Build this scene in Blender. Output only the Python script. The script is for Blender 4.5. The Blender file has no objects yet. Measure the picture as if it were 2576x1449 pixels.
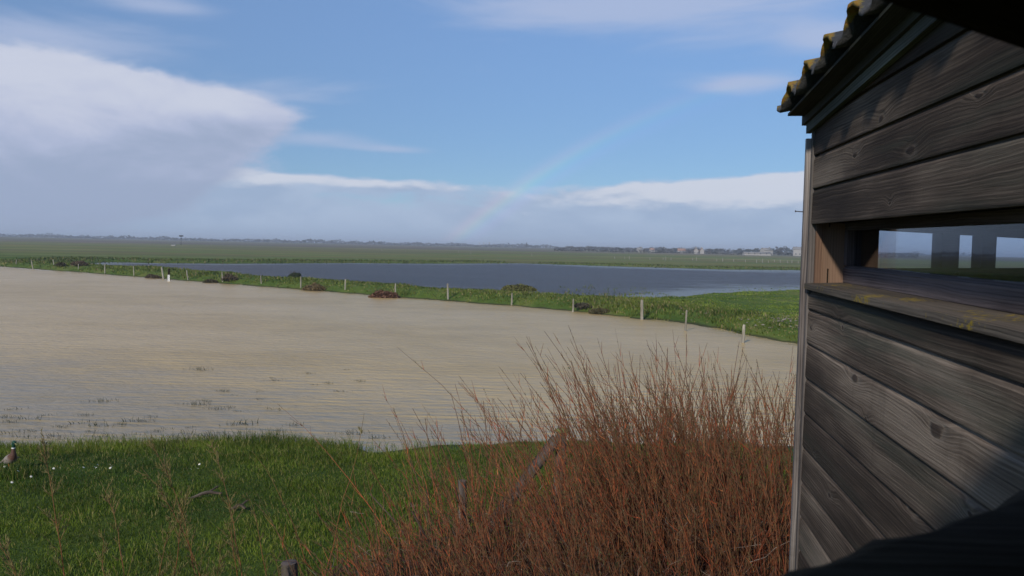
import bpy, math, random
import numpy as np
from math import radians as R, sin, cos, pi
from mathutils import Vector, Matrix

# ------------------------------------------------------------------ camera, sky, sun, exposure
SC = bpy.context.scene
COL = SC.collection
H = 3.7                                     # eye above the flood water, in metres
F, CX, CY = 2003.6, 1288.0, 724.5           # focal length and centre in a 2576 x 1449 picture
PITCH, ROLL = math.atan(104.5 / F), math.atan(.02)
fw = Vector((0, cos(PITCH), -sin(PITCH))); rt = Vector((1, 0, 0)); up = rt.cross(fw)
RT = rt * cos(ROLL) + up * sin(ROLL); UP = RT.cross(fw)
cam = bpy.data.cameras.new('camera'); cam.lens = 28; cam.sensor_width = 36
cam.clip_start = .02; cam.clip_end = 12000
cam.dof.use_dof = True; cam.dof.focus_distance = 9.0; cam.dof.aperture_fstop = 14
co = bpy.data.objects.new('camera', cam); COL.objects.link(co)
m3 = Matrix((RT, UP, -fw)).transposed()
co.matrix_world = Matrix.Translation((0, 0, H)) @ m3.to_4x4()
SC.camera = co

def ray(x, y):
    return (fw * F + RT * (x - CX) - UP * (y - CY)).normalized()
def at(x, y, z=0.0):                        # point of the level plane z that this direction meets
    d = ray(x, y); t = (z - H) / d.z
    return (d.x * t, d.y * t)
def atd(x, y, D):                           # point at depth D along +Y
    d = ray(x, y); t = D / d.y
    return Vector((d.x * t, D, H + d.z * t))
def azel(x, y):
    d = ray(x, y); return math.degrees(math.atan2(d.x, d.y)), math.degrees(math.asin(d.z))

SUN_AZ, SUN_EL = R(-153), R(29)
sv = Vector((sin(SUN_AZ) * cos(SUN_EL), cos(SUN_AZ) * cos(SUN_EL), sin(SUN_EL)))
sl = bpy.data.lights.new('sun', 'SUN'); sl.energy = 2.7; sl.angle = R(3.0); sl.color = (1, .93, .82)
so = bpy.data.objects.new('sun', sl); COL.objects.link(so)
so.rotation_euler = (-sv).to_track_quat('-Z', 'Y').to_euler()
SC.view_settings.view_transform = 'Standard'; SC.view_settings.look = 'None'
SC.view_settings.exposure = 0.3; SC.view_settings.gamma = 1
SC.cycles.max_bounces = 6; SC.cycles.diffuse_bounces = 3; SC.cycles.glossy_bounces = 3
SC.cycles.transparent_max_bounces = 12; SC.cycles.volume_bounces = 0
SC.cycles.use_denoising = True
SC.cycles.sample_clamp_indirect = 3

class Nd:                                   # small node-graph helper
    def __init__(s, nt): s.nt = nt
    def new(s, t, **kw):
        n = s.nt.nodes.new(t)
        for k, v in kw.items(): setattr(n, k, v)
        return n
    def put(s, sock, v):
        if v is None: return
        if hasattr(v, 'is_output') or isinstance(v, bpy.types.NodeSocket): s.nt.links.new(v, sock)
        else: sock.default_value = v
    def m(s, op, a, b=None, c=None, clamp=False):
        n = s.new('ShaderNodeMath', operation=op, use_clamp=clamp)
        s.put(n.inputs[0], a); s.put(n.inputs[1], b); s.put(n.inputs[2], c); return n.outputs[0]
    def add(s, a, b): return s.m('ADD', a, b)
    def sub(s, a, b): return s.m('SUBTRACT', a, b)
    def mul(s, a, b): return s.m('MULTIPLY', a, b)
    def ss(s, x, a, b, o0=0.0, o1=1.0):
        n = s.new('ShaderNodeMapRange', interpolation_type='SMOOTHSTEP')
        s.put(n.inputs[0], x); s.put(n.inputs[1], a); s.put(n.inputs[2], b); s.put(n.inputs[3], o0); s.put(n.inputs[4], o1)
        return n.outputs[0]
    def xyz(s, x, y, z=0.0):
        n = s.new('ShaderNodeCombineXYZ'); s.put(n.inputs[0], x); s.put(n.inputs[1], y); s.put(n.inputs[2], z); return n.outputs[0]
    def sep(s, v):
        n = s.new('ShaderNodeSeparateXYZ'); s.put(n.inputs[0], v); return n.outputs
    def noise(s, v, scale=1.0, detail=4.0, rough=.55, dist=0.0, col=False):
        n = s.new('ShaderNodeTexNoise'); s.put(n.inputs['Vector'], v); n.inputs['Scale'].default_value = scale
        n.inputs['Detail'].default_value = detail; n.inputs['Roughness'].default_value = rough; n.inputs['Distortion'].default_value = dist
        return n.outputs['Color' if col else 'Fac']
    def mix(s, f, a, b, mode='MIX'):
        n = s.new('ShaderNodeMix', data_type='RGBA', blend_type=mode)
        s.put(n.inputs[0], f); s.put(n.inputs[6], c4(a)); s.put(n.inputs[7], c4(b)); return n.outputs[2]
    def ramp(s, f, stops):
        n = s.new('ShaderNodeValToRGB'); e = n.color_ramp.elements
        while len(e) < len(stops): e.new(.5)
        for q, (p, c) in zip(e, stops): q.position = p; q.color = c4(c)
        s.put(n.inputs[0], f); return n.outputs[0]
    def bump(s, h, strength=.5, dist=.01):
        n = s.new('ShaderNodeBump'); n.inputs['Strength'].default_value = strength; n.inputs['Distance'].default_value = dist
        s.put(n.inputs['Height'], h); return n.outputs[0]
def c4(c):
    return (*c, 1.0) if isinstance(c, tuple) and len(c) == 3 else c

def build_world():
    w = bpy.data.worlds.new('World'); SC.world = w; w.use_nodes = True
    nt = w.node_tree; nt.nodes.clear(); n = Nd(nt)
    tc = n.new('ShaderNodeTexCoord'); vec = tc.outputs['Generated']
    x, y, z = n.sep(vec)
    az = n.mul(n.m('ARCTAN2', x, y), 180 / pi); el = n.mul(n.m('ARCSINE', z), 180 / pi)
    sky = n.new('ShaderNodeTexSky', sky_type='NISHITA')
    sky.sun_disc = False; sky.sun_elevation = SUN_EL; sky.sun_rotation = SUN_AZ; sky.altitude = 600
    sky.air_density = .8; sky.dust_density = .05; sky.ozone_density = 2.0
    bgs = n.new('ShaderNodeBackground'); bgs.inputs[1].default_value = .09
    dim = n.ss(el, 0.0, 26.0, .52, 1.12); nt.links.new(n.mix(1.0, sky.outputs[0], n.xyz(n.mul(dim, .80), n.mul(dim, 1.05), n.mul(dim, 1.22)), 'MULTIPLY'), bgs.inputs[0])
    nb = n.noise(n.xyz(n.mul(az, 1 / 7.), n.mul(el, 1 / 3.0)), 1, 7, .56, .3)     # puffy
    nw = n.noise(n.xyz(n.mul(az, 1 / 16.), n.mul(el, 1 / 2.6), 3.7), 1, 6, .55, .5)  # streaky
    nf = n.noise(n.xyz(n.mul(az, 1 / 3.0), n.mul(el, 1 / 1.1), 8.1), 1, 5, .55, .2)  # fine
    def blob(px, py, rx, ry, wgt, tilt=0, el=el):
        a0, e0 = azel(px, py); k = 180 / pi / F
        da, de = n.mul(n.sub(az, a0), 1 / (rx * k)), n.mul(n.sub(el, e0), 1 / (ry * k))
        if tilt: de = n.add(de, n.mul(da, tilt))
        q = n.add(n.mul(da, da), n.mul(de, de))
        return n.mul(n.m('EXPONENT', n.mul(q, -1.0)), wgt)
    def total(l):
        t = l[0]
        for q in l[1:]: t = n.add(t, q)
        return t
    # high thin wisps
    wis = total([blob(1650, 25, 520, 75, .95), blob(150, 95, 280, 45, .9), blob(380, 5, 170, 30, .8), blob(1880, 210, 130, 26, .85),
                 blob(800, 352, 220, 22, .62), blob(1000, 378, 150, 12, .6), blob(2080, 95, 120, 40, .8), blob(650, 230, 200, 40, .5)])
    awis = n.add(.18, n.mul(n.ss(n.add(wis, n.mul(n.sub(nw, .5), 1.5)), .15, .95), .62))
    # the big shower cloud on the left
    def big_field(e):
        nz = n.noise(n.xyz(n.mul(az, 1 / 7.), n.mul(e, 1 / 3.0)), 1, 8, .60, .35)
        t = total([blob(60, 340, 360, 140, 1.3, 0, e), blob(420, 285, 250, 75, .95, 0, e), blob(190, 430, 240, 105, .8, 0, e), blob(610, 282, 150, 42, .45, 0, e), blob(-400, 330, 420, 190, 1.3, 0, e)])
        return n.add(t, n.mul(n.sub(nz, .5), 1.0))
    b0, b1 = big_field(el), big_field(n.add(el, .75))
    abig = n.ss(b0, .32, .68)
    lit = n.add(n.mul(n.sub(b0, b1), 1.5), n.add(n.mul(n.sub(el, 7.0), .10), n.mul(n.sub(nb, .5), .9)))
    cbig = n.ramp(n.ss(lit, -.75, 1.15), [(0, (.275, .335, .47)), (.40, (.35, .40, .545)), (.70, (.415, .455, .585)), (1, (.475, .51, .615))])
    # the low bank along the horizon with white tops
    def low_field(e):
        nz = n.noise(n.xyz(n.mul(az, 1 / 3.6), n.mul(e, 1 / 1.15), 8.1), 1, 7, .58, .25)
        t = total([blob(560, 445, 190, 45, 1.3, 0, e), blob(930, 462, 250, 24, .9, 0, e), blob(1740, 510, 330, 52, 2.0, 0, e), blob(2060, 480, 240, 58, 1.7, 0, e), blob(2500, 470, 400, 70, 1.5, 0, e)])
        return n.add(n.add(n.mul(n.sub(4.0, e), .42), n.mul(t, .75)), n.mul(n.sub(nz, .5), 1.35)), t
    (l0, top), (l1, _) = low_field(el), low_field(n.add(el, .42))
    alow = n.ss(l0, .12, .62)
    wht = n.ss(n.add(n.add(n.mul(n.sub(l0, l1), 1.15), n.mul(top, .22)), n.mul(n.sub(el, 3.2), .14)), .18, 1.0)
    clow = n.mix(wht, n.mix(n.ss(nb, .35, .65), (.28, .365, .51), (.335, .42, .56)), (.49, .53, .62))
    clow = n.mix(n.ss(el, 1.8, 0.2), clow, (.29, .375, .52))
    # rainbow opposite the sun
    dt = n.new('ShaderNodeVectorMath', operation='DOT_PRODUCT'); nt.links.new(vec, dt.inputs[0]); dt.inputs[1].default_value = -sv
    th = n.mul(n.m('ARCCOSINE', dt.outputs['Value']), 180 / pi)
    rb = n.ramp(n.ss(th, 40.2, 42.9), [(0, (0, 0, 0)), (.2, (.10, .04, .25)), (.38, (.02, .16, .28)), (.52, (.06, .30, .12)), (.66, (.36, .32, .04)), (.82, (.42, .12, .05)), (1, (0, 0, 0))])
    rk = n.mul(n.mul(n.ss(el, 13, 1.0, .12, .55), n.ss(el, -.5, 0.3)), n.ss(az, 22, 10))
    def over(bottom, col, a):
        return n.mix(a, bottom, col)
    cloudcol = over(over((.36, .42, .58), clow, alow), cbig, abig)
    acl = n.sub(1, n.mul(n.mul(n.sub(1, awis), n.sub(1, alow)), n.sub(1, abig)))
    bgc = n.new('ShaderNodeBackground'); nt.links.new(cloudcol, bgc.inputs[0]); bgc.inputs[1].default_value = 1.0
    bgr = n.new('ShaderNodeBackground'); nt.links.new(rb, bgr.inputs[0]); nt.links.new(n.mul(rk, .27), bgr.inputs[1])
    mx = n.new('ShaderNodeMixShader'); nt.links.new(acl, mx.inputs[0]); nt.links.new(bgs.outputs[0], mx.inputs[1]); nt.links.new(bgc.outputs[0], mx.inputs[2])
    ad = n.new('ShaderNodeAddShader'); nt.links.new(mx.outputs[0], ad.inputs[0]); nt.links.new(bgr.outputs[0], ad.inputs[1])
    out = n.new('ShaderNodeOutputWorld'); nt.links.new(ad.outputs[0], out.inputs[0])
build_world()

# ------------------------------------------------------------------ helpers
random.seed(7); RNG = np.random.default_rng(11)

def tag(o, label=None, cat=None, group=None, kind=None):
    for k, v in (('label', label), ('category', cat), ('group', group), ('kind', kind)):
        if v: o[k] = v
    return o
def empty(name, loc=(0, 0, 0), rz=0.0):
    o = bpy.data.objects.new(name, None); COL.objects.link(o); o.location = loc; o.rotation_euler.z = rz
    o.empty_display_size = .2; return o

class MB:
    """collects geometry; build() links it as ONE mesh object"""
    def __init__(s): s.v = []; s.f = []; s.c = []; s.uv = []; s.n = 0
    def raw(s, v, f, col=(1, 1, 1), uv=None):
        v = np.asarray(v, float).reshape(-1, 3); k = len(v)
        f = np.asarray(f, int) + s.n
        c = np.asarray(col, float); c = np.broadcast_to(c, (k, 3)) if c.ndim == 1 else c
        s.v.append(v); s.f.append(f); s.c.append(c)
        s.uv.append(np.zeros((k, 2)) if uv is None else np.asarray(uv, float)); s.n += k
    def build(s, name, mat, parent=None, smooth=False, loc=None):
        v = np.concatenate(s.v); c = np.concatenate(s.c); uv = np.concatenate(s.uv)
        me = bpy.data.meshes.new(name)
        lens = np.concatenate([np.full(len(f), f.shape[1]) for f in s.f]); flat = np.concatenate([f.ravel() for f in s.f])
        me.vertices.add(len(v)); me.vertices.foreach_set('co', v.ravel())
        me.loops.add(len(flat)); me.loops.foreach_set('vertex_index', flat.astype(np.int32))
        me.polygons.add(len(lens)); st = np.concatenate([[0], np.cumsum(lens)[:-1]])
        me.polygons.foreach_set('loop_start', st.astype(np.int32)); me.polygons.foreach_set('loop_total', lens.astype(np.int32))
        me.update(calc_edges=True); me.validate()
        a = me.color_attributes.new('Col', 'FLOAT_COLOR', 'POINT')
        a.data.foreach_set('color', np.concatenate([c, np.ones((len(c), 1))], 1).ravel())
        u = me.uv_layers.new(name='UVMap'); u.data.foreach_set('uv', uv[flat].ravel())
        if smooth: me.polygons.foreach_set('use_smooth', np.ones(len(lens), bool))
        me.materials.append(mat)
        o = bpy.data.objects.new(name, me); COL.objects.link(o)
        if parent: o.parent = parent
        if loc is not None: o.location = loc
        return o

def tubes(mb, P, rad, sides=3, col=(1, 1, 1), tip=None, old=None):
    """P [N,K,3] paths, rad [N,K]; adds N tapered tubes. col [3] or [N,3]; tip colour at the far end"""
    P = np.asarray(P, float); N, K, _ = P.shape
    T = np.gradient(P, axis=1); T /= np.linalg.norm(T, axis=2, keepdims=True) + 1e-9
    ref = np.where(np.abs(T[..., 2:3]) > .9, np.array([1., 0, 0]), np.array([0, 0, 1.]))
    A = np.cross(T, ref); A /= np.linalg.norm(A, axis=2, keepdims=True) + 1e-9; B = np.cross(T, A)
    th = np.arange(sides) * 2 * pi / sides
    V = P[:, :, None] + rad[:, :, None, None] * (A[:, :, None] * np.cos(th)[None, None, :, None] + B[:, :, None] * np.sin(th)[None, None, :, None])
    base = (np.arange(N) * K * sides)[:, None, None] + (np.arange(K - 1) * sides)[None, :, None] + np.arange(sides)[None, None, :]
    nxt = (np.arange(N) * K * sides)[:, None, None] + (np.arange(K - 1) * sides)[None, :, None] + ((np.arange(sides) + 1) % sides)[None, None, :]
    f = np.stack([base, nxt, nxt + sides, base + sides], -1).reshape(-1, 4)
    c = np.asarray(col, float); c = np.broadcast_to(c, (N, 3))
    C = np.repeat(np.repeat(c[:, None], K, 1)[:, :, None], sides, 2)
    if tip is not None:
        w = (np.linspace(0, 1, K) ** 1.6)[None, :, None, None]; C = C * (1 - w) + np.asarray(tip) * w
    if old is not None:                     # older bark at a shoot's foot, darkened to paint the bush's inner shade
        w = np.clip(1 - np.linspace(0, 1, K) / .55, 0, 1)[None, :, None, None]; C = C * (1 - w) + np.asarray(old) * w
    uv = np.zeros((N, K, sides, 2)); uv[..., 0] = np.linspace(0, 1, K)[None, :, None] + RNG.random((N, 1, 1)) * 9; uv[..., 1] = np.arange(sides) * .07
    mb.raw(V.reshape(-1, 3), f, C.reshape(-1, 3), uv.reshape(-1, 2))

class Frame:
    """local frame: s along, o outwards, z up"""
    def __init__(s, o, d, nrm, z0=0.0, shear=0.0):
        s.o = np.array(o, float); s.d = np.array(d, float); s.n = np.array(nrm, float); s.z0 = z0; s.sh = shear
    def __call__(s, a, b, c):
        return (s.o[0] + s.d[0] * a + s.n[0] * b, s.o[1] + s.d[1] * a + s.n[1] * b, s.z0 + c + s.sh * a)
ID = Frame((0, 0), (1, 0), (0, 1))
BOXF = [(0, 1, 3, 2), (4, 6, 7, 5), (0, 4, 5, 1), (2, 3, 7, 6), (0, 2, 6, 4), (1, 5, 7, 3)]
def box(mb, fr, s0, s1, o0, o1, z0, z1, tint=1.0, bev=0.0):
    """box with its own faces (flat normals) and wood-grain uv along its longest side"""
    L = (s1 - s0, o1 - o0, z1 - z0); ax = int(np.argmax(L)); off = random.random() * 40; off2 = random.random() * 40
    cs = [(a, b, c) for a in (s0, s1) for b in (o0, o1) for c in (z0, z1)]
    vs, uv, fs = [], [], []
    for f in BOXF:
        b = len(vs)
        for i in f:
            p = cs[i]; vs.append(fr(*p)); r = [p[k] for k in range(3) if k != ax]
            uv.append((p[ax] + off, r[0] + r[1] + off2))
        fs.append((b, b + 1, b + 2, b + 3))
    t = tint * (1 + random.uniform(-.12, .12))
    mb.raw(vs, fs, (t, t, t), uv)
def prof(mb, fr, s0, s1, pts, tint=1.0, n=1):
    """profile (o, z) polygon, extruded along s, closed ends"""
    off = random.random() * 60; off2 = random.random() * 60; k = len(pts); vs, uv, fs = [], [], []
    t = tint * (1 + random.uniform(-.22, .22)); acc = 0
    for i in range(k):
        p, q = pts[i], pts[(i + 1) % k]; ln = math.hypot(q[0] - p[0], q[1] - p[1]); b = len(vs)
        for s, (o, z), a in ((s0, p, acc), (s1, p, acc), (s1, q, acc + ln), (s0, q, acc + ln)):
            vs.append(fr(s, o, z)); uv.append((s + off, a + off2))
        fs.append((b, b + 3, b + 2, b + 1)); acc += ln
    mb.raw(vs, fs, (t, t, t), uv)
    for s in (s0, s1):
        vs = [fr(s, o, z) for o, z in pts]; uv = [(o * .3 + off, z + off2) for o, z in pts]
        mb.raw(vs, [tuple(range(k))], (t, t, t), uv)

def hsh(ix, iy, s):
    q = np.sin(ix * 127.1 + iy * 311.7 + s * 74.7) * 43758.5453
    return q - np.floor(q)
def vnoise(x, y, s=0):
    ix, iy = np.floor(x), np.floor(y); fx, fy = x - ix, y - iy; fx = fx * fx * (3 - 2 * fx); fy = fy * fy * (3 - 2 * fy)
    a, b, c, d = hsh(ix, iy, s), hsh(ix + 1, iy, s), hsh(ix, iy + 1, s), hsh(ix + 1, iy + 1, s)
    return (a + (b - a) * fx) * (1 - fy) + (c + (d - c) * fx) * fy
def fbm(x, y, s=0, o=4):
    t = 0; a = .5
    for i in range(o): t = t + a * (vnoise(x, y, s + i) - .5); x = x * 2.03; y = y * 2.03; a *= .5
    return t

def mat(name):
    m = bpy.data.materials.new(name); m.use_nodes = True
    nt = m.node_tree; bs = nt.nodes['Principled BSDF']; return m, Nd(nt), bs
def link(n, v, sock): n.put(sock, v)
def colattr(n):
    a = n.new('ShaderNodeAttribute'); a.attribute_name = 'Col'; return a.outputs['Color']
def objco(n): return n.new('ShaderNodeTexCoord').outputs['Object']
def pos(n): return n.new('ShaderNodeNewGeometry').outputs['Position']

# ------------------------------------------------------------------ materials
def m_wood(name, ramp, algae=(.048, .058, .042), algae_amt=.6, spec=.2, knots=True, lichen=None, rough=.85, bumpd=.004):
    m, n, b = mat(name)
    uvn = n.new('ShaderNodeUVMap'); u, v, _ = n.sep(uvn.outputs[0])
    w1 = n.noise(n.xyz(n.mul(u, 1.3), n.mul(v, 5)), 1, 3, .5)
    kd = None
    if knots:
        vo = n.new('ShaderNodeTexVoronoi', voronoi_dimensions='2D'); kn = n.noise(n.xyz(n.mul(u, 9), n.mul(v, 22), 2.2), 1, 2, .5, 0, True); kx, ky, _k = n.sep(kn); n.put(vo.inputs['Vector'], n.xyz(n.add(n.mul(u, 2.0), n.mul(n.sub(kx, .5), .13)), n.add(n.mul(v, 4.6), n.mul(n.sub(ky, .5), .20)))); vo.inputs['Scale'].default_value = 1
        has = n.ss(n.sep(vo.outputs['Color'])[0], .50, .54)
        ksz = n.ss(n.sep(vo.outputs['Color'])[1], 0, 1, .8, 2.1); d = n.mul(vo.outputs['Distance'], ksz); halo = n.mul(n.ss(d, .30, .02), has); core = n.mul(n.ss(d, .062, .03), has)
        ring = n.mul(n.mul(n.ss(d, .115, .06), n.sub(1, core)), has)
        kd = halo
    g = n.add(v, n.mul(n.sub(w1, .5), .045))
    if knots: g = n.add(g, n.mul(kd, .020))
    gr = n.noise(n.xyz(n.mul(u, .9), n.mul(g, 95)), 1, 4, .6)
    fi = n.noise(n.xyz(n.mul(u, 7), n.mul(g, 330)), 1, 3, .65)
    big = n.noise(n.xyz(n.mul(u, .9), n.mul(v, 4), 5.5), 1, 3, .5)
    rings = n.m('SINE', n.mul(g, 620)); 
    val = n.add(n.add(n.mul(gr, .46), n.mul(fi, .40)), n.add(n.mul(n.sub(big, .5), 1.25), n.mul(rings, .05)))
    col = n.ramp(n.ss(val, .12, .80), ramp)
    drip = n.noise(n.xyz(n.mul(u, 11), n.mul(v, 2.2), 7.7), 1, 4, .6)
    col = n.mix(n.mul(n.ss(drip, .55, .75), .25), col, ramp[0][1])
    col = n.mix(n.mul(n.ss(n.noise(n.xyz(n.mul(u, .7), n.mul(v, 9), 1.3), 1, 4, .6), .48, .72), algae_amt), col, algae)
    h = n.add(n.mul(gr, .8), n.mul(fi, .5))
    if knots:
        col = n.mix(n.mul(ring, n.mul(n.ss(fi, .3, .7), .55)), col, (.17, .14, .11)); col = n.mix(n.mul(core, .8), col, (.03, .02, .016)); h = n.add(h, n.mul(ring, .5))
    if lichen:
        li = n.noise(pos(n), 60, 6, .7); lb = n.noise(pos(n), 3.2, 3, .5)
        col = n.mix(n.ss(n.add(n.mul(li, .6), n.mul(lb, .7)), .69, .76), col, lichen)
    col = n.mix(1.0, col, colattr(n), 'MULTIPLY')
    n.put(b.inputs['Base Color'], col); b.inputs['Roughness'].default_value = rough; b.inputs['Specular IOR Level'].default_value = spec
    n.put(b.inputs['Normal'], n.bump(h, .8, bumpd)); return m
GREY = [(0, (.028, .0196, .0145)), (.35, (.068, .0488, .0362)), (.65, (.128, .096, .072)), (1, (.245, .192, .146))]
W_WALL = m_wood('weathered_boards', GREY)
W_POST = m_wood('pale_weathered_trim', [(0, (.04, .034, .033)), (.4, (.125, .108, .102)), (.7, (.19, .168, .158)), (1, (.30, .27, .255))], algae_amt=.2)
W_BARGE = m_wood('greenish_barge_board', [(0, (.03, .033, .03)), (.5, (.075, .082, .07)), (1, (.17, .18, .155))], algae_amt=.5, knots=False)
W_BROWN = m_wood('brown_ply', [(0, (.085, .05, .034)), (.5, (.15, .092, .062)), (1, (.22, .14, .095))], algae_amt=.15, knots=False, bumpd=.0015)
W_SILL = m_wood('lichen_sill', [(0, (.028, .022, .018)), (.5, (.08, .064, .05)), (1, (.17, .14, .112))], algae=(.075, .062, .03), lichen=(.27, .19, .02))
W_FRAME = m_wood('purple_brown_frame', [(0, (.024, .017, .017)), (.5, (.062, .047, .046)), (1, (.14, .112, .108))], algae_amt=.1, knots=False)
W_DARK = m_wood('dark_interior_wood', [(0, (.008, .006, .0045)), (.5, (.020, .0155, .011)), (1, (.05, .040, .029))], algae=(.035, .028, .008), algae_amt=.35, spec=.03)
W_STAKE = m_wood('stake_wood', [(0, (.16, .14, .11)), (.5, (.34, .31, .25)), (1, (.52, .49, .40))], algae=(.16, .18, .07), algae_amt=.35, knots=False)
W_OLDPOST = m_wood('old_post_wood', [(0, (.04, .03, .026)), (.5, (.13, .105, .092)), (1, (.28, .24, .21))], algae=(.11, .11, .05), algae_amt=.3, knots=False, bumpd=.008)

def m_plain(name, c, rough=.8, nz=.25, scale=30, spec=.3):
    m, n, b = mat(name); k = n.noise(objco(n), scale, 4, .6)
    n.put(b.inputs['Base Color'], n.mix(1.0, c, n.ramp(k, [(.2, (1 - nz,) * 3), (.8, (1 + nz,) * 3)]), 'MULTIPLY'))
    b.inputs['Roughness'].default_value = rough; b.inputs['Specular IOR Level'].default_value = spec; return m
def m_attr(name, rough=.7, transl=0.0, spec=.3, nz=.3, scale=9):
    m, n, b = mat(name)
    k = n.noise(pos(n), scale, 2, .5)
    col = n.mix(1.0, colattr(n), n.ramp(k, [(.25, (1 - nz,) * 3), (.75, (1 + nz,) * 3)]), 'MULTIPLY')
    n.put(b.inputs['Base Color'], col); b.inputs['Roughness'].default_value = rough; b.inputs['Specular IOR Level'].default_value = spec
    if transl:
        t = n.new('ShaderNodeBsdfTranslucent'); n.put(t.inputs[0], col); mx = n.new('ShaderNodeMixShader'); mx.inputs[0].default_value = transl
        out = n.nt.nodes['Material Output']; n.nt.links.new(b.outputs[0], mx.inputs[1]); n.nt.links.new(t.outputs[0], mx.inputs[2]); n.nt.links.new(mx.outputs[0], out.inputs[0])
    return m
M_BLADE = m_attr('grass_blades', .6, .3, .25, .35, 1.3)
M_TWIG = m_attr('twigs', .7, 0, .3, .2, 40)
M_LEAF = m_attr('far_foliage', .9, 0, .1, .35, .4)
M_FEATHER = m_attr('feathers', .6, 0, .3, .3, 90)

def m_ground():
    m, n, b = mat('marsh_ground'); P = pos(n); x, y, z = n.sep(P)
    big = n.noise(P, .06, 5, .6); mid = n.noise(P, .9, 5, .6); fine = n.noise(P, 14, 4, .6)
    st = n.noise(n.xyz(n.mul(x, .0035), n.mul(y, .014), 2.), 1, 5, .62)          # strips of land cover
    near = n.ramp(n.add(n.mul(mid, .6), n.mul(fine, .4)), [(.25, (.026, .046, .009)), (.5, (.052, .084, .014)), (.75, (.10, .115, .026))])
    meadow = n.ramp(n.add(n.mul(n.noise(n.xyz(n.mul(x, .5), n.mul(y, .16)), 1, 5, .65), .6), n.mul(big, .4)), [(.36, (.045, .085, .016)), (.5, (.09, .135, .024)), (.64, (.16, .165, .045))])
    olive = n.ramp(st, [(.32, (.10, .148, .036)), (.43, (.185, .182, .060)), (.50, (.14, .122, .062)), (.56, (.12, .168, .042)), (.68, (.23, .20, .09))])
    brown = n.ramp(st, [(.34, (.20, .145, .105)), (.45, (.125, .098, .078)), (.55, (.12, .13, .055)), (.66, (.23, .165, .12))])
    c = n.mix(n.ss(y, 18, 30), near, meadow)
    yy = n.add(y, n.mul(n.sub(st, .5), 160))
    c = n.mix(n.ss(yy, 110, 200), c, olive); c = n.mix(n.ss(n.add(yy, n.mul(n.sub(big, .5), 200)), 480, 620), c, brown)
    mud = n.ss(n.add(z, n.mul(n.sub(mid, .5), .12)), .09, .02)
    c = n.mix(n.mul(mud, .75), c, (.045, .036, .022))
    n.put(b.inputs['Base Color'], c); b.inputs['Roughness'].default_value = .95; b.inputs['Specular IOR Level'].default_value = .1
    n.put(b.inputs['Normal'], n.bump(n.add(mid, fine), .6, .05)); return m

def m_pond():
    m, n, b = mat('muddy_water'); P = pos(n); x, y, z = n.sep(P)
    mott = n.noise(n.xyz(n.mul(x, .35), n.mul(y, .55)), 1, 5, .6); bigm = n.noise(n.xyz(n.mul(x, .05), n.mul(y, .09)), 1, 3, .5)
    c = n.ramp(n.add(n.mul(bigm, .6), n.mul(mott, .4)), [(.32, (.39, .272, .110)), (.5, (.495, .348, .148)), (.68, (.58, .408, .178))])
    sh = n.ss(n.add(n.add(y, n.mul(x, .45)), n.mul(n.sub(mott, .5), 9)), 20.5, 12.5)   # flooded grass in the shallows, plus blue-grey sheen put into the colour
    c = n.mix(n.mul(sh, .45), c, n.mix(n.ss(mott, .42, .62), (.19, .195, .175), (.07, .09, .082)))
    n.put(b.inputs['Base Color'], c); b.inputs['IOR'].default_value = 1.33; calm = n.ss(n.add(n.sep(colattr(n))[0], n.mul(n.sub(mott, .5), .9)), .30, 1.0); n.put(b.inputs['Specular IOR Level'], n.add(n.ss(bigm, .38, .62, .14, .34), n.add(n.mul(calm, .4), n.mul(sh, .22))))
    n.put(b.inputs['Roughness'], n.sub(.27, n.mul(calm, .12)))
    wv = n.new('ShaderNodeTexWave', wave_type='BANDS', bands_direction='Y')
    n.put(wv.inputs['Vector'], n.xyz(n.mul(x, .10), y)); wv.inputs['Scale'].default_value = .62; wv.inputs['Distortion'].default_value = 9.0; wv.inputs['Detail'].default_value = 3; wv.inputs['Detail Scale'].default_value = 1.6
    rip = n.noise(n.xyz(n.mul(x, 1.4), n.mul(y, 3.6)), 1, 4, .55); chop = n.noise(n.xyz(n.mul(x, 5), n.mul(y, 11)), 1, 3, .5)
    h = n.mul(n.sub(1, n.mul(calm, .6)), n.add(n.mul(wv.outputs['Fac'], n.ss(y, 34, 14, .0, .17)), n.add(n.mul(rip, .95), n.mul(chop, .35))))
    n.put(b.inputs['Normal'], n.bump(h, 1.0, .10)); return m
def m_lagoon():
    m, n, b = mat('windblown_water'); P = pos(n); x, y, z = n.sep(P)
    a = n.noise(n.xyz(n.mul(x, .05), n.mul(y, .22)), 1, 6, .65); f = n.noise(n.xyz(n.mul(x, .5), n.mul(y, 1.4)), 1, 4, .6)
    ed = colattr(n); e0 = n.sep(ed)[0]
    c = n.ramp(n.add(n.mul(a, .6), n.mul(f, .4)), [(.3, (.046, .036, .030)), (.55, (.076, .061, .052)), (.72, (.13, .122, .115))])
    foam = n.ss(n.add(n.mul(e0, .60), n.add(n.mul(f, .6), n.mul(a, .6))), .74, 1.0)
    c = n.mix(n.mul(foam, .8), c, (.26, .285, .29))
    n.put(b.inputs['Base Color'], c); b.inputs['IOR'].default_value = 1.33; b.inputs['Roughness'].default_value = .35; b.inputs['Specular IOR Level'].default_value = .3
    n.put(b.inputs['Normal'], n.bump(n.add(f, n.noise(n.xyz(n.mul(x, 1.6), n.mul(y, 3.)), 1, 3, .6)), 1.0, .5)); return m

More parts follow.
